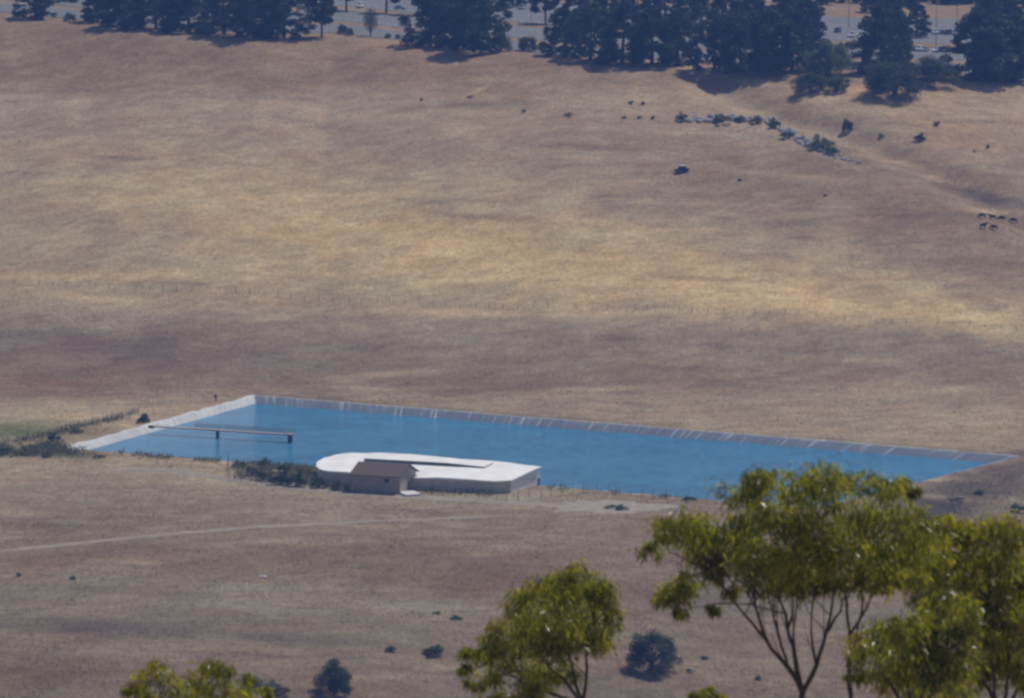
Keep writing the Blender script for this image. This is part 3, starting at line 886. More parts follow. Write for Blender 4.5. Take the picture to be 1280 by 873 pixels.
# shrubs on the hillside and round the pond: px, py, height m, width factor, material, label
SH = [
    (1059, 165, 4.6, 'broad', 'oak', .62, 'small round lone tree on the slope above the rock outcrop', 'tree'),
    (1101, 172, 2.3, 'broad', 'sage', .8, 'small grey bush between the lone tree and the dark bush', 'shrub'),
    (1150, 176, 3.6, 'broad', 'oak', .9, 'dark bush, biggest of those right of the lone tree', 'shrub'),
    (1171, 157, 2.3, 'broad', 'sage', 1.1, 'low grey bush above and right of the dark bush', 'shrub'),
    (1235, 186, 1.8, 'broad', 'sage', .8, 'tiny bush nearest the right edge of the upper slope', 'shrub'),
    (711, 145, 2.0, 'broad', 'sage', 1.1, 'grey bush alone on the upper slope left of the outcrop', 'shrub'),
    (655, 140, 1.4, 'broad', 'sage', 1.0, 'tiny bush furthest left on the upper slope', 'shrub'),
    (789, 130, 1.6, 'broad', 'sage', 1.0, 'tiny bush, left one of the upper pair near the outcrop', 'shrub'),
    (804, 131, 1.5, 'broad', 'sage', 1.0, 'tiny bush, right one of the upper pair near the outcrop', 'shrub'),
    (780, 148, 1.3, 'broad', 'sage', 1.2, 'tiny bush, left one of the lower pair near the outcrop', 'shrub'),
    (799, 148, 1.3, 'broad', 'sage', 1.2, 'tiny bush, middle one of the lower trio near the outcrop', 'shrub'),
    (816, 149, 1.8, 'broad', 'oak', .8, 'dark low bush immediately left of the rock outcrop', 'shrub'),
    (527, 126, 1.2, 'broad', 'sage', .9, 'tiny bush left of the pale eroded bank', 'shrub'),
    (588, 122, 1.3, 'broad', 'sage', 1.4, 'dark scrub along the pale eroded bank', 'shrub'),
    (1218, 190, 1.0, 'broad', 'sage', 1.2, 'tiny low bush left of the one at the right edge', 'shrub'),
    (180, 530, 3.0, 'broad', 'oak', 1.0, 'round dark green bush on the pond bank by the gangway', 'shrub'),
    (66, 552, 2.2, 'broad', 'oak', 1.3, 'low dark bush by the white rocks at the left pond corner', 'shrub'),
    (96, 542, 1.6, 'broad', 'weed', 1.4, 'yellowish low bush behind the brown slat fence', 'shrub'),
    (5, 568, 2.2, 'broad', 'oak', 1.5, 'dark bush at the left edge of the photo below the green grass', 'shrub'),
    (30, 569, 1.9, 'broad', 'shrub', 1.6, 'low green bush second from the left edge below the grass', 'shrub'),
    (58, 572, 1.5, 'broad', 'shrub', 1.6, 'low green bush third from the left edge below the grass', 'shrub'),
    (124, 573, 1.3, 'broad', 'weed', 1.6, 'brownish low bush just right of the left pond corner', 'shrub'),
    (300, 584, 2.0, 'broad', 'weed', 1.5, 'brownish bush at the left end of the thicket by the tank', 'shrub'),
    (316, 594, 3.0, 'broad', 'weed', 1.1, 'dull bush in the lower left of the thicket by the tank', 'shrub'),
    (330, 586, 2.8, 'broad', 'shrub', 1.3, 'green bush on the water side of the thicket', 'shrub'),
    (328, 601, 3.0, 'broad', 'oak', 1.1, 'dark green bush near the track in the thicket', 'shrub'),
    (352, 606, 4.0, 'broad', 'oak', 1.1, 'large dark green bush in the middle of the thicket', 'shrub'),
    (355, 590, 2.8, 'broad', 'shrub', 1.2, 'pale green bush on the water edge left of the tank', 'shrub'),
    (372, 608, 4.2, 'broad', 'shrub', 1.0, 'brightest green bush of the thicket by the tank', 'shrub'),
    (384, 598, 3.4, 'broad', 'weed', 1.0, 'tan dry bush touching the rounded tank end', 'shrub'),
    (398, 610, 3.6, 'broad', 'oak', .9, 'dark bush against the rounded tank wall', 'shrub'),
    (420, 613, 2.8, 'broad', 'oak', .9, 'dark bush between the tank wall and the shed', 'shrub'),
    (434, 615, 2.0, 'broad', 'weed', .9, 'dry grey bush touching the left corner of the shed', 'shrub'),
    (773, 636, 1.3, 'broad', 'shrub', 3.0, 'flat green shrub on the pale gravel pad', 'shrub'),
    (862, 626, 1.3, 'broad', 'shrub', 2.2, 'low green shrub at the water edge left of the big eucalyptus', 'shrub'),
    (24, 720, .9, 'broad', 'shrub', 1.3, 'tiny green bush in the foreground field at the left edge', 'shrub'),
    (91, 725, 1.0, 'broad', 'shrub', 1.3, 'tiny green bush in the foreground field, second from left', 'shrub'),
    (547, 768, .9, 'broad', 'shrub', 1.5, 'tiny green bush, left one of the pair below the brown slope', 'shrub'),
    (570, 775, 1.1, 'broad', 'shrub', 2.2, 'low green bush, right one of the pair below the brown slope', 'shrub'),
    (543, 817, 2.3, 'broad', 'shrub', 1.7, 'wide grey green bush left of the leaning eucalyptus', 'shrub'),
    (489, 814, 1.3, 'broad', 'sage', 1.6, 'faint grey bush left of the wide grey green bush', 'shrub'),
    (325, 862, 3.4, 'broad', 'sage', 1.3, 'grey green bush beside the yellow eucalyptus tops', 'shrub'),
    (352, 868, 2.4, 'broad', 'sage', 1.2, 'small grey bush between the eucalyptus tops and round oak', 'shrub'),
    (655, 858, 2.2, 'broad', 'sage', 1.4, 'grey bush under the middle eucalyptus', 'shrub'),
    (881, 824, .8, 'broad', 'sage', 2.0, 'low grey scrub in the field right of the dark oak', 'shrub'),
    (862, 840, .9, 'broad', 'sage', 1.5, 'grey scrub at the foot of the dark oak', 'shrub'),
    (948, 850, 1.3, 'broad', 'sage', 1.0, 'grey bush left of the eucalyptus trunks', 'shrub'),
    (1272, 640, 2.6, 'broad', 'shrub', 1.1, 'green bush on the dark embankment slope at the right edge', 'shrub'),
    (1225, 618, 1.4, 'broad', 'sage', 1.6, 'dark scrub on the middle of the embankment slope', 'shrub'),
    (1196, 626, 1.3, 'broad', 'sage', 1.8, 'dark scrub low on the embankment slope by the eucalyptus', 'shrub'),
]
for i, (px, py, h, k, mt, w, lb, ct) in enumerate(SH):
    if py < 250 and ct == 'shrub': h *= .8
    plant('shrub' if ct == 'shrub' else 'oak_tree', px, py, h, lb, ct, 'scrub' if ct == 'shrub' and not lb.startswith('round') else k, mt, i % 4, None, w, base=8.5, stem='stem' if ct == 'shrub' else 'trunk')
plant('oak_tree', 418, 868, 8.0, 'dark round oak at the bottom edge left of the eucalyptus', 'tree', 'broad', 'oak', 0, wide=.85, base=8.5)
plant('oak_tree', 814, 838, 9.5, 'large dark round oak right of the middle eucalyptus', 'tree', 'broad', 'oak', 1, wide=1.0, base=8.5)

# bushes growing among the rocks
for i, (px, py, h, w, lb) in enumerate([
    (853, 151, 2.2, 1.0, 'dark bush on the left tip of the rock outcrop'), (900, 153, 2.8, 1.3, 'dark bush among the rocks, second from the left'),
    (925, 152, 1.8, 1.2, 'low bush on the rocks left of the bend'), (946, 154, 2.2, 1.2, 'bush on the rocks just before the outcrop bends'),
    (968, 160, 2.4, 1.1, 'bush on the upper side where the outcrop bends'), (985, 172, 2.2, 1.2, 'dark bush halfway down the sloping rocks'), (1027, 186, 4.0, 1.0, 'largest green bush near the lower end of the outcrop'), (1040, 192, 2.4, 1.3, 'grey bush at the lower end of the outcrop')]):
    h *= 1.25
    plant('shrub', px, py, h, lb, 'shrub', 'scrub', 'shrub' if i % 3 else 'sage', i % 4, 'bushes among the rocks', w * 1.1, base=8.5, stem='stem')


# ------------------------------------------------------------------ rocks
def rock_mesh(seed, m):
    r_ = np.random.default_rng(seed)
    nu, nv = 10, 7; V = []; F = []
    ph = r_.random(6) * 6.28; cut = rand_dirs(7)
    for j in range(nv + 1):
        t = math.pi * j / nv
        for i in range(nu):
            a = 2 * math.pi * i / nu
            d = np.array([math.sin(t) * math.cos(a), math.sin(t) * math.sin(a), math.cos(t)])
            r = 1.0
            for c in cut:
                q = d @ c
                if q > .3: r = min(r, .72 / q if q > .72 else r)
            r *= 1 + .10 * math.sin(3 * a + ph[0]) * math.sin(2 * t + ph[1]) + .07 * r_.normal()
            V.append(tuple(d * r * np.array([1, .8, .7])))
    for j in range(nv):
        for i in range(nu):
            F.append((j * nu + i, (j + 1) * nu + i, (j + 1) * nu + (i + 1) % nu, j * nu + (i + 1) % nu))
    return mesh('boulder', V, F, m)


ROCKS = [rock_mesh(s, M['rock']) for s in range(5)]; PALE = [rock_mesh(s + 9, M['pale_rock']) for s in range(3)]; DARKR = [rock_mesh(30, M['dark_rock'])]


def rock(me, px, py, s, label, group=None, name='boulder', cat='rock'):
    P = at_g(px, py)
    o = link(name, me); o.location = (P[0], P[1], gz(P[0], P[1]) + s * .10)
    o.scale = (s, s * (.8 + .4 * random.random()), s * (.7 + .4 * random.random())); o.rotation_euler = (0, 0, random.random() * 6)
    return tag(o, label, cat, group)


line = np.array([(850, 149), (880, 150), (910, 148), (935, 150), (962, 151), (985, 165), (1005, 178), (1025, 188), (1050, 196), (1074, 202)], float)
sl = np.r_[0, np.cumsum(np.linalg.norm(np.diff(line, axis=0), axis=1))]
for k in range(125):
    s = sl[-1] * (k + random.random() * .8) / 125
    px = np.interp(s, sl, line[:, 0]); py = np.interp(s, sl, line[:, 1])
    f = s / sl[-1]; spread = 5.5 if .4 < f < .72 else 3.2
    size = (.7 + 1.1 * random.random() ** 1.5) * (1 if f < .78 else .55)
    rock(random.choice(ROCKS), px + random.uniform(-3, 3), py + random.uniform(-spread, spread), size, 'grey lichen spotted boulder in the rock outcrop on the hillside', 'boulders of the hillside outcrop')
rock(PALE[0], 329, 722, .95, 'lone pale boulder in the middle of the foreground field')
rock(DARKR[0], 925, 226, .8, 'small dark stone on the slope right of the parked off-roader')
rock(DARKR[0], 1032, 245, .75, 'small dark stone on the slope left of the cattle')
for k, (px, py, s, lb) in enumerate([(78, 563, 1.5, 'largest white rock at the left pond corner'), (90, 567, 1.2, 'white rock lowest at the left pond corner'),
                                     (72, 557, .9, 'small white rock uppermost at the left pond corner'), (62, 556, .7, 'small white rock leftmost at the pond corner'), (84, 559, .9, 'white rock nearest the white liner at the pond corner')]):
    rock(PALE[k % 3], px, py, s, lb, 'white rocks at the pond corner')


# ------------------------------------------------------------------ fences
def fence(name, pts, spacing, hgt, pw, m_post, label, strands=4, infill=None, jitter=.1, skip=0.0):
    P = np.array([at_g(*p)[:2] for p in pts])
    seg = np.r_[0, np.cumsum(np.linalg.norm(np.diff(P, axis=0), axis=1))]
    n = min(99, int(seg[-1] / spacing)); s = np.linspace(0, seg[-1], n + 1)
    X = np.interp(s, seg, P[:, 0]); Y = np.interp(s, seg, P[:, 1])
    o0 = np.array([X[0], Y[0], gz(X[0], Y[0])])
    r = thing(name, o0, label, 'fence')
    tops = []
    pm = [MB().tube([(0, 0, -.5), (0, 0, hgt * .5), (0, 0, hgt)], [pw * .55, pw * .5, pw * .45], 6).mesh('post', m_post), MB().tube([(0, 0, -.5), (.04, 0, hgt * .5), (.02, .03, hgt * 1.1)], [pw * .6, pw * .55, pw * .5], 6).mesh('post', m_post)]
    for i in range(n + 1):
        x = X[i] + random.uniform(-jitter, jitter) * spacing; y = Y[i]
        z = gz(x, y)
        tops.append(np.array([x, y, z]) - o0)
        if random.random() < skip: continue
        p = link('post', pm[i % 2], r); p.location = tuple(map(float, tops[-1])); p.rotation_euler = (random.gauss(0, .05), random.gauss(0, .05), 0)
        p.scale = (1, 1, random.uniform(.8, 1.15))
    w = MB()
    for k in range(strands):
        w.tube([t + np.array([0, 0, hgt * (k + 1) / (strands + .3)]) for t in tops], .012, 3)
    w.build('wire', M['wire'], r)
    if infill:
        for a, b in zip(tops[:-1], tops[1:]):
            L = np.linalg.norm(b - a); nb = max(2, int(L / .22)); rz = math.atan2(b[1] - a[1], b[0] - a[0])
            f = MB(); m_ = (a + b) / 2
            f.box((m_[0], m_[1], m_[2] + hgt * .35), (L * .96, .05, .09), rz)
            for q in range(nb):
                if random.random() < .25: continue
                c = a + (b - a) * (q + .5) / nb; hh = hgt * random.uniform(.45, .96)
                f.box((c[0], c[1], c[2] + hh / 2), (.11, .03, hh), rz)
            f.build('slat_panel', infill, r)
    return r


fence('wire_fence', [(-30, 352), (0, 355), (110, 359), (230, 363), (340, 370), (450, 378), (560, 383), (660, 386), (740, 386), (815, 388), (920, 392), (1040, 399), (1160, 405), (1290, 415)], 4.4, 1.45, .12, M['wood'],
      'long wooden post and wire fence crossing the hill field below the bright grass', skip=.15)
fence('slat_fence', [(-20, 563), (0, 558), (50, 547), (100, 534), (150, 523), (172, 517)], 2.2, 2.0, .10, M['brownfence'], 'brown slatted fence running up beside the green grass at the left', 3, M['brownfence'])
fence('chain_link_fence', [(540, 617), (590, 622), (632, 629), (664, 625), (700, 620), (735, 616), (785, 620), (840, 626), (885, 632)], 3.2, 2.2, .11, M['steel'], 'grey post fence in front of the tank and along the near shore', 6)
fence('chain_link_fence', [(286, 578), (286, 600), (320, 607), (360, 612), (405, 616), (440, 617)], 3.0, 1.9, .10, M['steel'], 'grey post fence round the thicket left of the tank', 6)


# ------------------------------------------------------------------ the tank and the shed
def build_tank():
    FR = at_z(640, 618, -.1); FL = at_z(404, 606, -.1); BR = at_z(679, 608.5, -.1)
    FRt = FR + [0, 0, 3.1]; FLt = FL + [0, 0, 3.1]; BRt = BR + [0, 0, 4.6]
    n = np.cross(FLt - FRt, BRt - FRt); n /= np.linalg.norm(n)
    def up(px, py, h=0.0):
        d = ray(px, py); p0 = FRt + [0, 0, h]
        return CAM + d * (((p0 - CAM) @ n) / (d @ n))
    OUT = [(640, 600.5), (619, 602), (572, 600), (522, 597.3), (470, 594), (438, 592), (412, 590.5), (400, 587.5), (395, 583.5), (396.5, 578.5), (405, 573), (418, 568.5), (440, 566.8), (471, 566), (515, 569), (559, 573), (613, 577.5), (676.5, 584)]
    pts = [up(*p) for p in OUT]
    base = np.array([FR[0], FR[1], 0.0])
    r = thing('storage_tank', base, 'long white roofed storage tank building with one rounded end at the pond', 'building')
    pl = [p - base for p in pts]; N = len(pl)
    # wall: vertical skin down to the ground, roof slab overhanging it
    inner = [q + (np.mean(pl, axis=0) - q) * .012 for q in pl]
    V = []; F = []
    for q in inner: V += [(q[0], q[1], q[2] - .05), (q[0], q[1], -1.5)]
    for i in range(N):
        j = (i + 1) % N; F.append((2 * i, 2 * i + 1, 2 * j + 1, 2 * j))
    F = [f[::-1] for f in F]
    link('wall', mesh('wall', V, F, M['tank_wall']), r)
    # roof: subdivided sheet with slight sags
    c = np.mean(pl, axis=0); V = []; F = []
    K = 8
    V.append(tuple(c + [0, 0, .15]))
    dense = []
    for i in range(N):
        for k in range(4): dense.append(pl[i] + (pl[(i + 1) % N] - pl[i]) * k / 4)
    ND = len(dense)
    for k in range(1, K + 1):
        for i, q in enumerate(dense):
            f = k / K; p = c + (q - c) * f
            V.append((p[0], p[1], p[2] + .15 + .5 * (vnoise(p[0] / 4.5, p[1] / 4.5, 91) - .5) * f))
    for q in dense: V.append((q[0], q[1], q[2] - .2))
    for i in range(ND):
        j = (i + 1) % ND; F.append((0, 1 + i, 1 + j))
        for k in range(K):
            a = 1 + k * ND; F.append((a + i, a + ND + i, a + ND + j, a + j))
    me = mesh('roof', V, F, M['tank_roof'], smooth=False)
    link('roof', me, r)
    # raised rear roof strip with a dark louvred front
    fr = [up(455, 577.2), up(505, 580.2), up(560, 583.2), up(606, 586)]
    bk = [up(474, 570.5), up(515, 573), up(560, 577), up(616, 581)]
    hgt = [.75, .85, .8, .35]
    lv = MB(); tp = MB()
    a = [p - base for p in fr]; b = [p - base for p in bk]
    for i in range(3):
        z0, z1 = hgt[i], hgt[i + 1]
        lv.poly([a[i], a[i + 1], a[i + 1] + [0, 0, z1], a[i] + [0, 0, z0]], [(0, 1, 2, 3)])
        tp.poly([a[i] + [0, 0, z0 + .004], a[i + 1] + [0, 0, z1 + .004], b[i + 1] + [0, 0, z1 + .15], b[i] + [0, 0, z0 + .15],
                 a[i] + [0, -.25, z0 + .1], a[i + 1] + [0, -.25, z1 + .1]], [(4, 5, 2, 3), (0, 1, 5, 4)])
    for i in (0, 3):
        lv.poly([a[i], b[i], b[i] + [0, 0, hgt[i] + .14], a[i] + [0, 0, hgt[i]]], [(0, 1, 2, 3)])
    tp.poly([b[i] + [0, 0, -.2] for i in range(4)] + [b[i] + [0, 0, hgt[i] + .15] for i in range(4)], [(0, 4, 5, 1), (1, 5, 6, 2), (2, 6, 7, 3)])
    lv.build('louvre', M['louvre'], r); tp.build('raised_roof', M['tank_roof'], r)
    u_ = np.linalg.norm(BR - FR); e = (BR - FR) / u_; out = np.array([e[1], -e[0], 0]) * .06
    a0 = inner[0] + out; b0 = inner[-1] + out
    link('sunlit_end_panel', mesh('sunlit_end_panel', [(a0[0], a0[1], -.5), (b0[0], b0[1], -.5), (b0[0], b0[1], b0[2] - .08), (a0[0], a0[1], a0[2] - .08)], [(0, 1, 2, 3)], M['sunlit_end_panel']), r)  # added panel over the right end, its paler colour paints the sunlit side
    # door on the right end wall
    e = (BR - FR) / np.linalg.norm(BR - FR); p = FR + e * np.linalg.norm(BR - FR) * .84 - base + np.array([e[1], -e[0], 0]) * .10
    MB().box((p[0], p[1], 1.2), (.8, .14, 2.2), math.atan2(e[1], e[0])).build('door', M['trim'], r)
    for t in np.linspace(.06, .94, 12):        # pilasters along the front wall
        q = FR * (1 - t) + FL * t - base
        pass
    return r


build_tank()


def build_shed():
    P0 = at_z(441, 614.5, -.2); P1 = at_z(500, 618, -.2); P2 = at_z(520, 611.5, -.2)
    u = P1 - P0; v = P2 - P1
    L, W = np.linalg.norm(u), np.linalg.norm(v)
    u /= L; v /= W
    base = (P0 + P1 + v * W) / 2.0
    b0 = np.array([base[0], base[1], 0])
    r = thing('shed', b0, 'brown gabled shed standing in front of the white roofed tank', 'shed')
    he, hr = 4.25, 6.3
    def q(a, b, z): return P0 + u * a * L + v * b * W - b0 + np.array([0, 0, z + .2])
    V = [q(0, 0, -1), q(1, 0, -1), q(1, 1, -1), q(0, 1, -1), q(0, 0, he), q(1, 0, he), q(1, 1, he), q(0, 1, he), q(0, .5, hr), q(1, .5, hr)]
    link('wall', mesh('wall', V, [(0, 1, 5, 4), (1, 2, 6, 9, 5), (2, 3, 7, 6), (3, 0, 4, 8, 7)], M['shed_wall']), r)
    o = .05; ov = .09
    sl_ = (hr - he) / .5
    def slab(b_e, side):
        a0, a1 = -o, 1 + o
        ze = he - sl_ * ov + .08; zr = hr + .08
        T = [q(a0, b_e, ze), q(a1, b_e, ze), q(a1, .5, zr), q(a0, .5, zr)]
        Bt = [p + np.array([0, 0, .16]) for p in T]
        return T + Bt
    rb = MB()
    for be in (-ov, 1 + ov):
        rb.poly(slab(be, 0), [(3, 2, 1, 0), (4, 5, 6, 7), (0, 1, 5, 4), (1, 2, 6, 5), (3, 0, 4, 7), (2, 3, 7, 6)])
    rb.build('roof', M['shed_roof'], r)
    rz = math.atan2(u[1], u[0])
    c = q(.72, -.004, 2.9); wdw = MB().box(c, (1.2, .10, .9), rz).build('window', M['trim'], r)
    c = q(1.004, .55, 1.1); MB().box(c, (.10, 1.3, 2.2), rz).build('door', M['trim'], r)
    return r


build_shed()
P = at_z(512, 617.5, 0)
o = MB().box((0, 0, .05), (4.0, 5.5, .5), .35).build('concrete_slab', M['slab']); o.location = (P[0], P[1], .0)
tag(o, 'small white concrete slab at the right foot of the brown shed', 'slab')


# ------------------------------------------------------------------ gangway
def build_gangway():
    z = .75
    a = at_z(192, 532.5, z); b = at_z(367, 543.2, z)
    d = b - a; L = np.linalg.norm(d); e = d / L; rz = math.atan2(e[1], e[0]); nrm = np.array([-e[1], e[0], 0])
    r = thing('gangway', (a[0], a[1], 0), 'narrow pale railed gangway reaching out over the pond from the left bank', 'jetty')
    off = np.array([a[0], a[1], 0])
    m = (a + b) / 2 - off
    MB().box((m[0], m[1], z - .12), (L, 1.5, .28), rz).build('deck', M['deck'], r)
    for s in (-1, 1):
        rl = MB(); s0 = .30
        for h in (.55, 1.15):
            p0 = a + d * s0 - off + nrm * s * .7; p1 = b - off + nrm * s * .7
            rl.tube([(p0[0], p0[1], z + h), (p1[0], p1[1], z + h)], .05, 5)
        for k in range(13):
            p = a + d * (s0 + (1 - s0) * k / 12) - off + nrm * s * .7
            rl.tube([(p[0], p[1], z), (p[0], p[1], z + 1.15)], .045, 5)
        rl.build('railing', M['rail'], r)
    MB().box((-e[0] * .6, -e[1] * .6, .45), (1.3, 1.5, .6), rz).build('abutment', M['pier'], r)
    for t, wd in ((.46, .55), (.975, .85)):
        p = a + d * t - off
        for s in (-1, 1):
            q = p + nrm * s * .45
            MB().tube([(q[0], q[1], -3.5), (q[0], q[1], z - .27)], wd * .5, 8).build('pile', M['pier'], r)
    MB().box((b[0] - off[0] - e[0] * .9, b[1] - off[1] - e[1] * .9, z + .06), (2.0, 2.0, .08), rz).build('platform', M['deck'], r)


build_gangway()
P = at_g(269.5, 501)
r = thing('marker_post', (P[0], P[1], gz(P[0], P[1])), 'short dark post with a box standing on the far left bank rim', 'post')
MB().tube([(0, 0, -.2), (0, 0, 1.5)], .16, 8).build('post', M['pier'], r); MB().box((0, 0, 1.25), (.75, .5, .75)).build('control_box', M['pier'], r)


# ------------------------------------------------------------------ vehicles
def loft(secs):
    """secs: list of rings with equal counts -> closed body"""
    V = [p for s in secs for p in s]; k = len(secs[0]); F = []
    for i in range(len(secs) - 1):
        for j in range(k):
            F.append((i * k + j, i * k + (j + 1) % k, (i + 1) * k + (j + 1) % k, (i + 1) * k + j))
    F.append(tuple(range(k))[::-1]); F.append(tuple((len(secs) - 1) * k + j for j in range(k)))
    return V, F


CAR_PROF = {   # (y, belt height, roof height or None) from front to back
    'sedan': dict(body=[(-2.25, .45, .62), (-2.15, .35, .72), (-1.2, .30, .92), (-.6, .28, .98), (.9, .28, .98), (1.6, .30, 1.0), (2.15, .36, .92), (2.25, .45, .8)], cab=[(-.95, .96, .98), (-.15, .96, 1.43), (.75, .96, 1.45), (1.55, .98, 1.02)], h=1.45),
    'suv': dict(body=[(-2.3, .50, .8), (-2.2, .40, .95), (-1.25, .34, 1.08), (-.7, .32, 1.12), (1.0, .32, 1.14), (1.8, .34, 1.14), (2.2, .42, 1.1), (2.28, .5, 1.0)], cab=[(-1.1, 1.1, 1.13), (-.45, 1.1, 1.72), (1.7, 1.1, 1.75), (2.2, 1.1, 1.18)], h=1.75),
    'pickup': dict(body=[(-2.8, .55, .95), (-2.7, .45, 1.08), (-1.5, .40, 1.18), (-.9, .38, 1.2), (.8, .38, 1.2), (2.0, .40, 1.2), (2.7, .45, 1.2), (2.8, .55, 1.15)], cab=[(-1.25, 1.18, 1.21), (-.6, 1.18, 1.88), (.7, 1.18, 1.9), (1.0, 1.18, 1.25)], h=1.9),
    'van': dict(body=[(-2.4, .5, .95), (-2.3, .4, 1.15), (-1.6, .35, 1.3), (-1.0, .33, 1.35), (1.4, .33, 1.35), (2.2, .35, 1.35), (2.5, .4, 1.3), (2.55, .5, 1.2)], cab=[(-1.75, 1.28, 1.33), (-.95, 1.3, 2.1), (2.3, 1.3, 2.15), (2.52, 1.3, 1.4)], h=2.1),
}


def car_parts(kind, paint):
    p = CAR_PROF[kind]; w = .9 if kind in ('sedan',) else .96
    secs = []
    for y, b, t in p['body']:
        x = w * (.86 if abs(y) > 2.1 else 1.0)
        secs.append([(-x * .92, y, b), (x * .92, y, b), (x, y, b + (t - b) * .45), (x * .93, y, t), (-x * .93, y, t), (-x, y, b + (t - b) * .45)])
    V, F = loft(secs)
    body = mesh('body', V, F, M[paint], smooth=False)
    c = p['cab']; secs = [[(-w * .86, y, b), (w * .86, y, b), (w * .72, y, t), (-w * .72, y, t)] for y, b, t in c]
    V, F = loft(secs); glass = mesh('window', V, F, M['glass'])
    # roof skin and pillars just proud of the glass
    y1, y2 = c[1][0], c[2][0]; z1, z2 = c[1][2] + .02, c[2][2] + .02
    rf = MB(); x = w * .735
    rf.poly([(-x, y1 - .05, z1), (x, y1 - .05, z1), (x, y2 + .08, z2), (-x, y2 + .08, z2), (-x, y1 - .05, z1 - .09), (x, y1 - .05, z1 - .09), (x, y2 + .08, z2 - .09), (-x, y2 + .08, z2 - .09)], [(0, 1, 2, 3), (4, 5, 1, 0), (5, 6, 2, 1), (6, 7, 3, 2), (7, 4, 0, 3)])
    for sx in (-1, 1):
        for ya, za, yb, zb in ((c[0][0], c[0][1], y1, z1), ((y1 + y2) / 2, c[0][1], (y1 + y2) / 2, z1), (c[3][0], c[3][1], y2, z2)):
            rf.tube([(sx * w * .875, ya, za), (sx * w * .735, yb, zb - .03)], .06, 4)
    roof = rf.mesh('roof', M[paint])
    wh = MB().cyl_x((0, 0, 0), .36 if kind != 'sedan' else .32, .24, 14).mesh('wheel', M['tyre']); rm = MB().cyl_x((0, 0, 0), .2, .26, 10).mesh('rim', M['rim'])
    yb = p['body']; fy = yb[0][0]; ry = yb[-1][0]
    hl = MB().box((0, 0, 0), (.34, .10, .14)).mesh('headlight', M['lamp']); tl = MB().box((0, 0, 0), (.26, .10, .2)).mesh('tail_light', M['taillamp'])
    return dict(body=body, glass=glass, roof=roof, wheel=wh, rim=rm, hl=hl, tl=tl, w=w, fy=fy, ry=ry, ax=(fy + .85, ry - .9), bz=(yb[0][2] - .02, yb[-1][2] - .1), r=.36 if kind != 'sedan' else .32)


_cars = {}
def car(kind, paint, px, py, rz, label, group='cars parked on the hilltop lots', lot=True):
    if (kind, paint) not in _cars: _cars[(kind, paint)] = car_parts(kind, paint)
    c = _cars[(kind, paint)]
    P = on_lot(px, py) if lot else at_g(px, py)
    z = lot_z(P[0], P[1]) + .062 if lot else gz(P[0], P[1])
    r = thing('pickup_truck' if kind == 'pickup' else 'parked_van' if kind == 'van' else 'parked_car', (P[0], P[1], z), label, {'pickup': 'pickup', 'van': 'van'}.get(kind, 'car'), group, rz)
    link('body', c['body'], r); link('window', c['glass'], r); link('roof', c['roof'], r)
    for sx in (-1, 1):
        for y in c['ax']:
            w = link('wheel', c['wheel'], r); w.location = (sx * (c['w'] - .1), y, c['r']); link('rim', c['rim'], w)
        h = link('headlight', c['hl'], r); h.location = (sx * .56, c['fy'] + .04, c['bz'][0])
        h = link('tail_light', c['tl'], r); h.location = (sx * .6, c['ry'] - .04, c['bz'][1])
    return r


R = math.radians
car('pickup', 'car_white', 1066, 47, R(-28), 'white pickup facing left in the gap behind the round pale green oak')
car('suv', 'car_blue', 1047, 41, R(-20), 'dark blue car parked left of the white pickup')
car('suv', 'car_white', 1079, 42, R(-24), 'white car half behind the right side of the white pickup')
car('van', 'car_white', 1059, 62, R(75), 'white van low in the gap in front of the white pickup')
car('sedan', 'car_red', 1068, 61, R(80), 'orange red car beside the white van below the pickup')
car('sedan', 'car_white', 1072, 73, R(85), 'white car lowest in the gap, right of the round pale green oak')
ROWS = [('sedan', 'car_white', 1136, 62, 'white car at the left end of the front parked row'), ('sedan', 'car_dark', 1142, 63.5, 'dark car second in the front parked row'), ('suv', 'car_white', 1149, 64, 'white car third in the front parked row'),
        ('sedan', 'car_silver', 1156, 64.5, 'silver car fourth in the front parked row'), ('sedan', 'car_white', 1170, 65, 'white car fifth in the front parked row'), ('suv', 'car_dark', 1177, 65, 'dark car sixth in the front parked row'),
        ('sedan', 'car_silver', 1184, 65.5, 'silver car seventh in the front parked row'), ('suv', 'car_white', 1191, 65.5, 'white car eighth in the front parked row'), ('suv', 'car_white', 1199, 66, 'white car at the right end of the front parked row')]
for i, (k, pnt, px, py, lb) in enumerate(ROWS):
    car(k, pnt, px, py, R(-24 + random.uniform(-4, 4)), lb)
for i, (k, pnt, px, py, lb) in enumerate([('suv', 'car_white', 1169, 43, 'white car at the left end of the rear parked row'), ('sedan', 'car_blue', 1177, 43, 'blue car second in the rear parked row'),
                                          ('suv', 'car_dark', 1185, 43.5, 'dark car third in the rear parked row'), ('suv', 'car_silver', 1194, 44, 'grey car at the right end of the rear parked row')]):
    car(k, pnt, px, py, R(-22 + random.uniform(-5, 5)), lb)
car('van', 'car_white', 24, 13, R(-60), 'white van by the conifer at the far left end')
car('sedan', 'car_white', 741, 66, R(80), 'white car showing under the grey green conifer in the treeline middle')
car('sedan', 'car_silver', 713, 64, R(82), 'silver car under the conifer right of the light green shrubs')
car('suv', 'car_dark', 636, 11, R(-18), 'dark car parked far back above the light green shrubs')
car('suv', 'car_silver', 652, 12, R(-18), 'silver car far back, right of the dark one above the shrubs')
car('sedan', 'car_dark', 668, 13, R(-18), 'dark low car far back beside the pine on the lot')
car('suv', 'car_white', 974, 67, R(80), 'white car hidden among the conifers left of the round oak')
car('sedan', 'car_silver', 930, 68, R(80), 'silver car hidden behind the grey green conifer')
car('suv', 'car_white', 876, 52, R(80), 'white car in the narrow bright gap between conifers')
car('sedan', 'car_silver', 500, 12, R(75), 'silver car on the lot behind the three bare trunked pines')
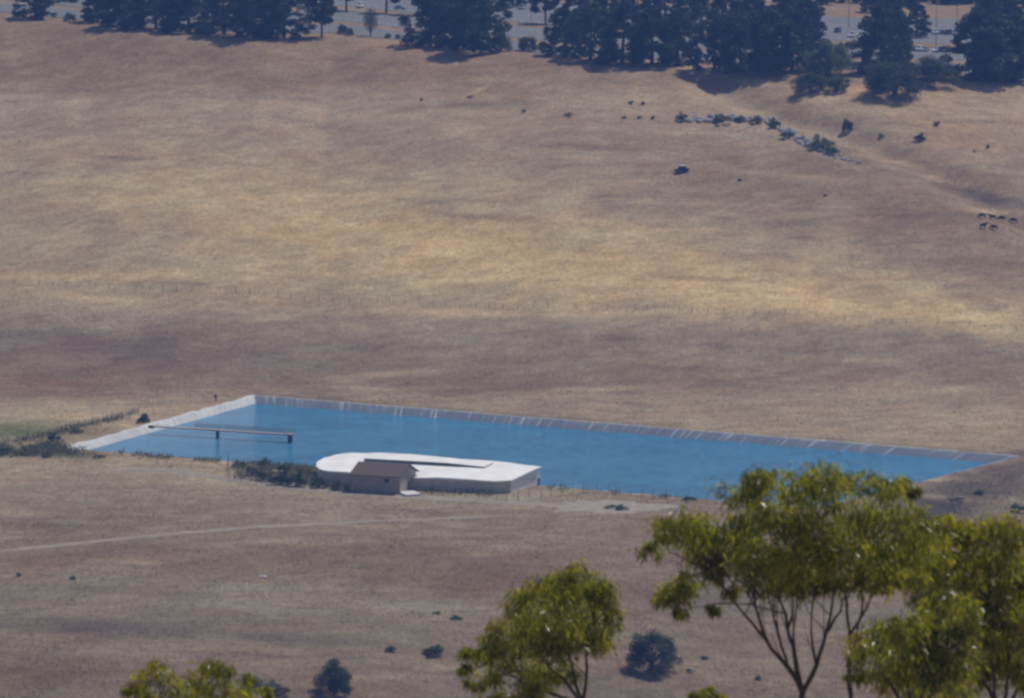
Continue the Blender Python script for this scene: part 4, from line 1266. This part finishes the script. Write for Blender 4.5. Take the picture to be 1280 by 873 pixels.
car('sedan', 'car_white', 160, 22, R(80), 'white car behind the second conifer of the left row')
car('sedan', 'car_silver', 232, 26, R(80), 'silver car behind the fourth conifer of the left row')
car('suv', 'car_white', 1238, 72, R(-20), 'white car between the two tall conifers at the right')
car('sedan', 'car_silver', 1262, 76, R(-20), 'silver car behind the right end of the treeline')


for k, pnt, px, py, az, lb in [
    ('suv', 'car_white', 1128, 45, -22, 'white car left of the rear parked row beside the dark pine'), ('sedan', 'car_silver', 1150, 30, -22, 'silver car far up the lot left of the tall lamp post'),
    ('suv', 'car_white', 1204, 33, -22, 'white car far up the lot right of the rear lamp post'), ('sedan', 'car_dark', 1140, 31, -22, 'dark car far up the lot left of a silver one'),
    ('suv', 'car_white', 1012, 58, 75, 'white car peeping between the conifers left of the blue car'), ('sedan', 'car_silver', 905, 60, 80, 'silver car behind the conifer on the right edge of the bright gap'),
    ('suv', 'car_white', 860, 62, 80, 'white car behind the greyish conifer left of the bright gap'), ('sedan', 'car_white', 795, 62, 80, 'white car behind the conifer with the streaky shadow'),
    ('suv', 'car_silver', 770, 48, 80, 'silver car deep behind the middle conifers'), ('sedan', 'car_white', 585, 44, 78, 'white car behind the tall conifer left of the light shrubs'),
    ('sedan', 'car_white', 1224, 66, -20, 'white car just right of the tall conifer by the parked rows'), ('suv', 'car_white', 450, 10, -15, 'white car on the lot left of the three bare trunked pines')]:
    car(k, pnt, px, py, R(az), lb)


def offroader():
    P = at_g(852, 216)
    r = thing('off_road_vehicle', (P[0], P[1], gz(P[0], P[1])), 'dark blue open sided off-road vehicle with pale roof alone on the slope', 'vehicle', rz=R(-62))
    V, F = loft([[(-.85, y, b), (.85, y, b), (.95, y, b + .3), (.9, y, t), (-.9, y, t), (-.95, y, b + .3)] for y, b, t in ((-2.1, .55, 1.0), (-1.9, .45, 1.15), (-.8, .42, 1.25), (-.6, .42, 1.1), (1.0, .42, 1.1), (1.1, .42, 1.35), (2.0, .5, 1.35), (2.1, .6, 1.2))])
    link('body', mesh('body', V, F, M['car_blue']), r)
    c = MB()
    for sx in (-1, 1):
        c.tube([(sx * .85, -.85, 1.2), (sx * .78, -.4, 2.15), (sx * .78, 1.0, 2.2), (sx * .85, 1.15, 1.3)], .06, 5); c.tube([(sx * .85, .3, 1.1), (sx * .78, .3, 2.18)], .06, 5)
    c.build('roll_cage', M['pier'], r)
    MB().box((0, .3, 2.24), (1.75, 1.8, .1)).build('roof', M['canopy'], r)
    MB().poly([(-.8, -.82, 1.25), (.8, -.82, 1.25), (.72, -.45, 2.1), (-.72, -.45, 2.1)], [(0, 1, 2, 3)]).build('windshield', M['glass'], r)
    for y in (-.1, .8):
        MB().box((0, y, 1.15), (1.4, .5, .2)).box((0, y + .28, 1.45), (1.4, .14, .6)).build('seat', M['tyre'], r)
    wh = MB().cyl_x((0, 0, 0), .42, .32, 14).mesh('wheel', M['tyre']); rm = MB().cyl_x((0, 0, 0), .2, .34, 10).mesh('rim', M['rim'])
    for sx in (-1, 1):
        for y in (-1.35, 1.35):
            w = link('wheel', wh, r); w.location = (sx * .88, y, .42); link('rim', rm, w)
        MB().box((sx * .55, -2.1, .9), (.25, .08, .16)).build('headlight', M['lamp'], r)


offroader()


# ------------------------------------------------------------------ cattle
def cow_mesh(pose, seed):
    J = {}; R_ = {}; E = []
    def a(n, p, r, link_=None):
        J[n] = p; R_[n] = r
        if link_: E.append((link_, n))
    a('pelvis', (-.62, 0, 1.16), (.33, .38)); a('belly', (-.1, 0, 1.0), (.42, .50), 'pelvis'); a('chest', (.50, 0, 1.02), (.38, .46), 'belly'); a('wither', (.78, 0, 1.22), (.27, .33), 'chest')
    if pose == 0:     # grazing
        a('neck', (1.12, .02, .98), (.16, .20), 'wither'); a('poll', (1.38, .05, .58), (.13, .15), 'neck'); a('face', (1.52, .06, .34), (.11, .12), 'poll'); a('muzzle', (1.60, .06, .16), (.08, .085), 'face')
    else:             # head up
        a('neck', (1.14, .05, 1.42), (.16, .20), 'wither'); a('poll', (1.40, .1, 1.62), (.13, .15), 'neck'); a('face', (1.62, .13, 1.50), (.11, .12), 'poll'); a('muzzle', (1.82, .15, 1.38), (.08, .09), 'face')
    for s, n in ((1, 'l'), (-1, 'r')):
        a('ear' + n, (J['poll'][0] - .04, J['poll'][1] + s * .26, J['poll'][2] + .02), (.05, .03), 'poll')
        st = .12 if s > 0 else -.08
        a('fsh' + n, (.62, s * .20, .82), (.13, .15), 'chest'); a('fkn' + n, (.64 + st * .5, s * .20, .46), (.10, .10), 'fsh' + n); a('fan' + n, (.62 + st, s * .20, .14), (.075, .075), 'fkn' + n); a('fho' + n, (.66 + st, s * .20, .03), (.07, .07), 'fan' + n)
        a('hst' + n, (-.58, s * .21, .84), (.15, .19), 'pelvis'); a('hho' + n, (-.82 - st * .6, s * .20, .52), (.10, .11), 'hst' + n); a('han' + n, (-.76 - st, s * .20, .15), (.075, .075), 'hho' + n); a('hhf' + n, (-.71 - st, s * .20, .03), (.07, .07), 'han' + n)
    a('tail1', (-.93, 0, 1.22), (.05, .05), 'pelvis'); a('tail2', (-1.0, .02, .80), (.03, .03), 'tail1'); a('tail3', (-1.0, .03, .45), (.05, .05), 'tail2')
    names = list(J); ix = {n: i for i, n in enumerate(names)}
    me = bpy.data.meshes.new('cow_skeleton'); me.from_pydata([J[n] for n in names], [(ix[p], ix[q]) for p, q in E], [])
    o = bpy.data.objects.new('cow_skeleton', me); COL.objects.link(o)
    md = o.modifiers.new('skin', 'SKIN'); md.use_smooth_shade = True
    for i, n in enumerate(names):
        me.skin_vertices[0].data[i].radius = R_[n]; me.skin_vertices[0].data[i].use_root = (n == 'pelvis')
    o.modifiers.new('sub', 'SUBSURF').levels = 1
    dg = bpy.context.evaluated_depsgraph_get(); dg.update()
    out = bpy.data.meshes.new_from_object(o.evaluated_get(dg)); out.name = 'cow'
    out.materials.clear(); out.materials.append(M['cow'])
    bpy.data.objects.remove(o)
    return out


COWS = [cow_mesh(0, 1), cow_mesh(1, 2)]
for px, py, rz, pose, lb in [(1228, 273, 200, 0, 'black cow at the left end of the upper row'), (1241, 275, 175, 1, 'black cow in the overlapping pair, left of the two'),
                             (1251, 276.5, 5, 0, 'black cow in the overlapping pair, right of the two'), (1267, 279, 185, 0, 'black cow nearest the right edge, apart from the herd'),
                             (1229, 285.5, 20, 1, 'black cow at the left of the lower two'), (1243, 287.5, 160, 0, 'black cow at the right of the lower two')]:
    P = at_g(px, py)
    o = link('cow', COWS[pose]); o.location = (P[0], P[1], gz(P[0], P[1]) - .02); o.rotation_euler = (0, 0, R(rz)); o.scale = (1.05, 1.05, 1.05)
    tag(o, lb, 'cow', 'cattle on the hillside')


# ------------------------------------------------------------------ lamp posts on the lots
def lamp_post(px, py, h, lb):
    P = on_lot(px, py); r = thing('lamp_post', (P[0], P[1], lot_z(P[0], P[1])), lb, 'lamp post', 'lamp posts on the lots')
    MB().tube([(0, 0, 0), (0, 0, .5), (0, 0, h)], [.22, .12, .08], 8).build('pole', M['steel'], r)
    MB().box((.5, 0, h), (1.2, .3, .14)).build('lamp_head', M['car_silver'], r)


lamp_post(1170, 68, 20, 'tall grey lamp post rising through the front parked row')
lamp_post(1061, 34, 9, 'grey lamp post behind the white pickup')
lamp_post(1196, 40, 10, 'grey lamp post behind the rear parked row')
lamp_post(664, 33, 10, 'grey lamp post on the lot behind the light green shrubs')


# ------------------------------------------------------------------ near eucalyptus trees (about 130 m from the camera)
TRUNK2 = (1064, 880)


def eucalyptus(name, Dist, foot, stems, clumps, label, matn, dens=1.0, leaf=.21):
    f = at_dist(foot[0], foot[1], Dist); z0 = float(G(f[0], f[1])) - .3
    pxm = Dist / FPX * 1.01
    base = np.array([f[0], f[1], z0])
    r = thing(name, base, label, 'tree', 'eucalyptus trees on the near slope')
    fork = f - base
    w = MB()
    hh = fork[2]
    w.tube([(0, 0, 0), (.05, .03, hh * .35), (-.06, .02, hh * .7), tuple(fork)], [.22, .17, .12, .08], 9)
    # main stems from the fork
    ends = []; nodes = {}
    for st in stems:
        if isinstance(st, tuple):           # only an end is given: bend towards it
            sx, sy = st; fx, fy = foot
            st = [foot, (fx * .62 + sx * .38 + random.uniform(-6, 6), fy * .66 + sy * .34), (fx * .25 + sx * .75 + random.uniform(-6, 6), fy * .32 + sy * .68), st]
            thick = .055
        else:
            thick = .072
            if st[0] != foot and st[0] != TRUNK2: thick = .042
        dd = random.uniform(-1.1, 1.1)
        q = []
        for k, (sx, sy) in enumerate(st):
            key = (sx, sy)
            if key not in nodes:
                nodes[key] = at_dist(sx, sy, Dist + dd * (0 if key == foot else k / len(st))) - base
            q.append(nodes[key])
        rads = [thick * (1 - .68 * k / (len(q) - 1)) for k in range(len(q))]
        # smooth the line a little
        fine = []; fr = []
        for k in range(len(q) - 1):
            p0 = q[max(k - 1, 0)]; p1 = q[k]; p2 = q[k + 1]; p3 = q[min(k + 2, len(q) - 1)]
            for t in (0, .33, .67):
                fine.append(.5 * (2 * p1 + (p2 - p0) * t + (2 * p0 - 5 * p1 + 4 * p2 - p3) * t * t + (3 * p1 - p0 - 3 * p2 + p3) * t ** 3))
                fr.append(rads[k] + (rads[k + 1] - rads[k]) * t)
        fine.append(q[-1]); fr.append(rads[-1])
        for k in range(1, len(fine) - 1): fine[k] = fine[k] + np.array([random.gauss(0, .02), random.gauss(0, .03), random.gauss(0, .015)])
        w.tube(fine, fr, 6)
        for k in range(3, len(fine)):       # thin side twigs
            if len(clumps) > 15 and random.random() < .55:
                t0 = fine[k]; dv = np.array([random.gauss(0, .35), random.gauss(0, .35), .75 + .5 * random.random()])
                w.tube([t0, t0 + dv * .5 + np.array([random.gauss(0, .05), 0, 0]), t0 + dv], [.015, .011, .006], 4)
        ends.append([fork, fork, fine[-3], fine[-1]])
    Ps, As, Ss, Ts = [], [], [], []
    for (cx, cy, cr) in clumps:
        R0 = cr * pxm
        c = at_dist(cx, cy, Dist + random.uniform(-1.7, 1.7)) - base
        # a branch from the nearest stem
        best = None
        for st in ends:
            for p in (st[2], st[3]):
                dd = np.linalg.norm((p - c) * [1, .6, 1]) + (0 if p[2] < c[2] else .8)
                if best is None or dd < best[0]: best = (dd, p)
        p = best[1]; m_ = (p + c) / 2 + np.array([random.gauss(0, .08), random.gauss(0, .08), .12])
        w.tube([p, m_, c], [.022, .015, .008], 5)
        # twigs and hanging leaf sprays
        nt = max(6, int(26 * (R0 / .65) ** 2 * dens))
        for k in range(nt):
            d = rand_dirs(1)[0]; d[2] = d[2] * .9 + .12
            tip = c + d * R0 * (.35 + .62 * random.random()) * np.array([1, 1.1, .85])
            w.tube([c + (tip - c) * .15, tip], [.006, .004], 3)
            n = int(38 * (.6 + .8 * random.random()))
            u = rng.random(n)
            spray = R0 * (.30 + .2 * random.random())
            o = rng.normal(size=(n, 3)) * spray * np.array([.62, .62, .42])
            P = tip + o - np.array([0, 0, 1.0]) * (u * spray * .8)[:, None]
            ax = np.stack([rng.normal(size=n) * .42 + d[0] * .35, rng.normal(size=n) * .42 + d[1] * .35, -np.ones(n) * .9 + rng.normal(size=n) * .35], -1)
            ax /= np.linalg.norm(ax, axis=1)[:, None]; L = leaf * (.6 + .7 * rng.random(n)); ax *= L[:, None]
            sd = np.cross(ax, rand_dirs(n)); sd /= np.linalg.norm(sd, axis=1)[:, None]; sd *= (L * .085)[:, None]
            Ps.append(P); As.append(ax); Ss.append(sd); Ts.append(np.clip(.45 + .22 * rng.normal() + .2 * rng.normal(size=n), 0, 1))
    w.build('trunk', M['euc_bark'], r, smooth=True)
    me = leaf_cloud('crown', np.concatenate(Ps), np.concatenate(As), np.concatenate(Ss), np.concatenate(Ts), M[matn])
    link('crown', me, r)
    return len(me.polygons)


BIG = [(920, 672, 26), (898, 720, 16), (1075, 720, 24), (1022, 722, 22), (978, 720, 22), (1134, 690, 30), (1146, 716, 24), (1120, 712, 24), (928, 609, 28), (952, 599, 25), (999, 605, 32), (1034, 605, 33), (1057, 599, 22), (1104, 601, 26), (1128, 603, 18), (1141, 611, 8), (862, 656, 32), (827, 660, 24), (814, 684, 17), (889, 664, 30), (878, 687, 30), (975, 644, 38),
       (1022, 656, 42), (1077, 648, 40), (1131, 656, 36), (1152, 671, 30), (846, 738, 24), (823, 744, 15), (858, 724, 22), (948, 687, 38), (999, 697, 38), (1049, 695, 38), (1100, 697, 38), (952, 724, 26), (999, 724, 26), (909, 734, 15), (1046, 722, 22), (1105, 722, 25), (893, 755, 12), (930, 650, 26), (905, 700, 26), (852, 763, 9)]
RGT = [(1225, 760, 28), (1258, 762, 28), (1222, 800, 28), (1262, 812, 28), (1284, 805, 26), (1225, 840, 26), (1190, 708, 28), (1290, 845, 26), (1176, 655, 22), (1172, 682, 26), (1150, 700, 24), (1158, 725, 26), (1184, 725, 28), (1195, 660, 26), (1210, 664, 30), (1241, 660, 25), (1268, 664, 28), (1186, 690, 32), (1217, 699, 36), (1256, 699, 34), (1202, 734, 34), (1245, 738, 36), (1278, 734, 30), (1300, 700, 36), (1310, 760, 34), (1241, 786, 26), (1268, 789, 28), (1245, 822, 25), (1272, 836, 26), (1168, 715, 26), (1160, 748, 20)]
LOW = [(1150, 772, 24), (1108, 775, 16), (1186, 745, 24), (1170, 760, 24), (1206, 768, 28), (1128, 782, 26), (1097, 796, 28), (1074, 808, 22), (1131, 812, 34), (1170, 804, 32), (1163, 838, 36), (1112, 842, 30), (1202, 792, 26), (1194, 830, 30), (1072, 838, 16), (1140, 868, 30), (1190, 868, 30)]
MID = [(717, 716, 26), (694, 733, 30), (747, 727, 20), (658, 751, 30), (723, 751, 34), (757, 747, 19), (694, 775, 35), (741, 781, 28), (652, 781, 28), (622, 793, 23), (588, 817, 17), (583, 834, 10), (616, 816, 22), (646, 816, 28), (694, 810, 30), (744, 799, 23), (765, 769, 14), (610, 842, 20), (670, 842, 26), (706, 838, 20), (660, 868, 24), (620, 872, 20), (585, 852, 12)]
LFT = [(200, 838, 20), (183, 845, 18), (240, 842, 18), (268, 828, 19), (286, 840, 19), (305, 843, 13), (165, 855, 13), (225, 860, 24), (268, 862, 26), (190, 868, 22), (300, 868, 20), (330, 862, 10), (240, 885, 26)]
TIP = [(885, 862, 9), (872, 870, 10), (898, 871, 10)]
FT = (1003, 866)
BIGSTEMS = [[FT, (985, 835), (958, 800), (947, 768), (938, 735)], [(958, 800), (930, 768), (905, 735), (885, 715)], [(985, 835), (972, 795), (966, 765), (958, 735)],
            [FT, (993, 820), (985, 785), (973, 735)], [(993, 820), (993, 780), (1001, 730)], [(985, 785), (992, 760), (990, 730)],
            [FT, (1020, 830), (1034, 790), (1043, 735)], [(1020, 830), (1014, 790), (1018, 735)], [(1034, 790), (1050, 765), (1064, 725)],
            [TRUNK2, (1060, 840), (1062, 795), (1055, 735)], [(1062, 795), (1083, 760), (1097, 722)], [(1060, 840), (1072, 800), (1078, 745), (1074, 700)]]
n1 = eucalyptus('eucalyptus_tree', 130, FT, BIGSTEMS, BIG, 'biggest eucalyptus with a wide flat crown and bare forking stems over the water', 'eucalyptus', 1.2)
n2 = eucalyptus('eucalyptus_tree', 137, (1252, 900), [(1200, 740), (1235, 750), (1270, 740), (1300, 760)], RGT, 'yellow green eucalyptus cut off by the right edge of the photo', 'eucalyptus_tip', 1.3)
n3 = eucalyptus('eucalyptus_tree', 124, (1135, 905), [(1100, 815), (1135, 820), (1170, 800), (1200, 800)], LOW, 'low bushy eucalyptus in front of the right one at the bottom edge', 'eucalyptus', 1.25)
n4 = eucalyptus('eucalyptus_tree', 140, (728, 880), [(660, 790), (700, 770), (742, 780), (610, 830)], MID, 'middle eucalyptus with a ragged crown stepping down to the left', 'eucalyptus', 1.3)
n5 = eucalyptus('eucalyptus_tree', 118, (240, 930), [(200, 860), (245, 865), (285, 860)], LFT, 'olive eucalyptus tops poking over the bottom edge at the left', 'eucalyptus_tip')
n6 = eucalyptus('eucalyptus_tree', 118, (884, 930), [(878, 870), (892, 872)], TIP, 'tiny yellow eucalyptus tip at the bottom edge under the dark oak', 'eucalyptus_tip')
print('euc leaves', n1, n2, n3, n4, n5, n6)


# ------------------------------------------------------------------ dry grass standing in the fields
def build_grass(N):
    y = 1095 + (2010 - 1095) * rng.random(N) ** 1.15
    x = (rng.random(N) * 2 - 1) * (y * .094 + 4)
    d = pond_d(x, y); ye = np.interp(x, EX, EY)
    keep = (d > 3.0) & (y < ye + 20)
    for c in (TR1, TR2):
        for q in c[::2]:
            keep &= (x - q[0]) ** 2 + (y - q[1]) ** 2 > 2.6 ** 2
    x, y = x[keep], y[keep]; n = len(x)
    z = G(x, y)
    P = np.stack([x, y, z], -1)
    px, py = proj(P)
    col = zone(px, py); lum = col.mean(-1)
    dens = fbm(x / 7, y / 9, 77, 3)
    h = (.12 + .34 * rng.random(n) ** 2.5) * (.6 + .8 * np.clip((dens - .3) * 2, 0, 1))
    k = 2
    V = np.empty((n, k, 3, 3))
    for j in range(k):
        a = rng.random(n) * 6.283; w = .035 + .06 * rng.random(n)
        o = rng.normal(size=(n, 2)) * .16
        b = P + np.stack([o[:, 0], o[:, 1], np.full(n, -.04)], -1)
        V[:, j, 0] = b + np.stack([np.cos(a) * w, np.sin(a) * w, 0 * w], -1)
        V[:, j, 1] = b - np.stack([np.cos(a) * w, np.sin(a) * w, 0 * w], -1)
        V[:, j, 2] = b + np.stack([rng.normal(size=n) * .12, rng.normal(size=n) * .12, h * (.7 + .5 * rng.random(n))], -1)
    me = fast_mesh('dry_grass', V.reshape(-1, 3), np.arange(n * k * 3), 3, M['straw'])
    t = np.clip((lum - .11) / .17 * .75 + rng.normal(size=n) * .2, 0, 1)
    a = me.attributes.new('tint', 'FLOAT', 'POINT'); a.data.foreach_set('value', np.repeat(t, k * 3).astype(np.float32))
    o = link('dry_grass', me); tag(o, 'dry tan grass covering the fields round the pond', 'grass', kind='stuff')


build_grass(430000)


def build_weeds():
    """low weeds along the near pond rim"""
    n = 5200
    s = rng.random(n); P0, P1 = np.array(A), np.array(D)
    e = (P1 - P0) / np.linalg.norm(P1 - P0); nr = np.array([e[1], -e[0]])
    keep = (vnoise(s * 60, s * 0, 88) > .42) & ((s < .34) | (vnoise(s * 25, s * 0 + 3, 89) > .62))
    s = s[keep]; n = len(s)
    q = P0 + (P1 - P0) * s[:, None] + nr * (1.0 + 2.2 * rng.random(n))[:, None]
    Q = [q]; Hh = [np.full(n, 1.0)]
    for quad, cnt, hh in (([(286, 581), (398, 588), (402, 611), (290, 601)], 8000, 1.6), ([(-10, 561), (75, 556), (130, 571), (-10, 574)], 7000, 1.4),
                          ([(-10, 559), (165, 519), (172, 523), (-10, 566)], 1800, .8), ([(400, 606), (442, 610), (442, 616), (400, 614)], 1500, 1.2),
                          ([(520, 612), (640, 616), (640, 623), (520, 619)], 700, .5), ([(1150, 612), (1285, 585), (1285, 655), (1150, 650)], 1000, .7)):
        c = [at_g(*k)[:2] for k in quad]; u = rng.random(cnt)[:, None]; v = rng.random(cnt)[:, None]
        w = (c[0] * (1 - u) + c[1] * u) * (1 - v) + (c[3] * (1 - u) + c[2] * u) * v
        k = (fbm(w[:, 0] / 3.2, w[:, 1] / 3.2, 93, 3) > .47) & (pond_d(w[:, 0], w[:, 1]) > .8)
        k &= (rng.random(cnt) < np.clip(np.minimum(u, 1 - u)[:, 0] * 5 + .05, 0, 1)) & (rng.random(cnt) < np.clip(np.minimum(v, 1 - v)[:, 0] * 6 + .15, 0, 1))
        Q.append(w[k]); Hh.append(np.full(k.sum(), hh) * (.3 + 1.4 * np.clip(vnoise(w[k][:, 0] / 4, w[k][:, 1] / 4, 94), 0, 1)))
    q = np.concatenate(Q); hs = np.concatenate(Hh); n = len(q)
    gg = G(q[:, 0], q[:, 1]); gg = np.where(pond_d(q[:, 0], q[:, 1]) < 4, np.maximum(gg, .1), gg)
    P = np.stack([q[:, 0], q[:, 1], gg + hs * .8 * rng.random(n) ** 1.5], -1)
    ax = rand_dirs(n) * .5 + np.array([0, 0, 1.0]); ax *= (.3 + .6 * rng.random(n))[:, None]
    sd = np.cross(ax, rand_dirs(n)); sd /= np.linalg.norm(sd, axis=1)[:, None]; sd *= .13
    o = link('weeds', leaf_cloud('weeds', P, ax, sd, rng.random(n), M['weed'])); tag(o, 'dull green brown weeds along the pond rim, the thicket and the left fence', 'weeds', kind='stuff')


build_weeds()

# ------------------------------------------------------------------ haze
m = bpy.data.materials.new('haze'); m.use_nodes = True
nt = m.node_tree; nt.nodes.clear()
out = nt.nodes.new('ShaderNodeOutputMaterial'); pv = nt.nodes.new('ShaderNodeVolumePrincipled')
pv.inputs['Color'].default_value = (.15, .29, .72, 1); pv.inputs['Density'].default_value = 1.5e-4; pv.inputs['Anisotropy'].default_value = .2
nt.links.new(pv.outputs[0], out.inputs['Volume'])
hz = MB().box((0, 1900, 84), (2900, 4700, 310)).build('haze', m)
tag(hz, kind='stuff')

# ------------------------------------------------------------------ light
sun = bpy.data.lights.new('sun', 'SUN'); sun.energy = 3.6; sun.angle = R(.53); sun.color = (1.0, .95, .88)
so = bpy.data.objects.new('sun', sun); COL.objects.link(so)
so.rotation_euler = (math.pi / 2 - SUN_EL, 0, math.pi - SUN_AZ)
wd = bpy.data.worlds.new('World'); S.world = wd; wd.use_nodes = True
nn = wd.node_tree.nodes; sk = nn.new('ShaderNodeTexSky'); sk.sky_type = 'NISHITA'; sk.sun_disc = False
sk.sun_elevation = SUN_EL; sk.sun_rotation = SUN_AZ
nn['Background'].inputs[1].default_value = .08
wd.node_tree.links.new(sk.outputs[0], nn['Background'].inputs[0])

S.view_settings.view_transform = 'Standard'; S.view_settings.look = 'None'; S.view_settings.exposure = 0; S.view_settings.gamma = 1
S.view_settings.use_curve_mapping = False
S.render.engine = 'CYCLES'
S.cycles.use_denoising = True
S.cycles.sample_clamp_direct = 3.0; S.cycles.sample_clamp_indirect = 3.0
S.cycles.filter_width = 2.8
S.cycles.max_bounces = 6; S.cycles.volume_bounces = 0; S.cycles.transmission_bounces = 4
S.cycles.use_adaptive_sampling = False
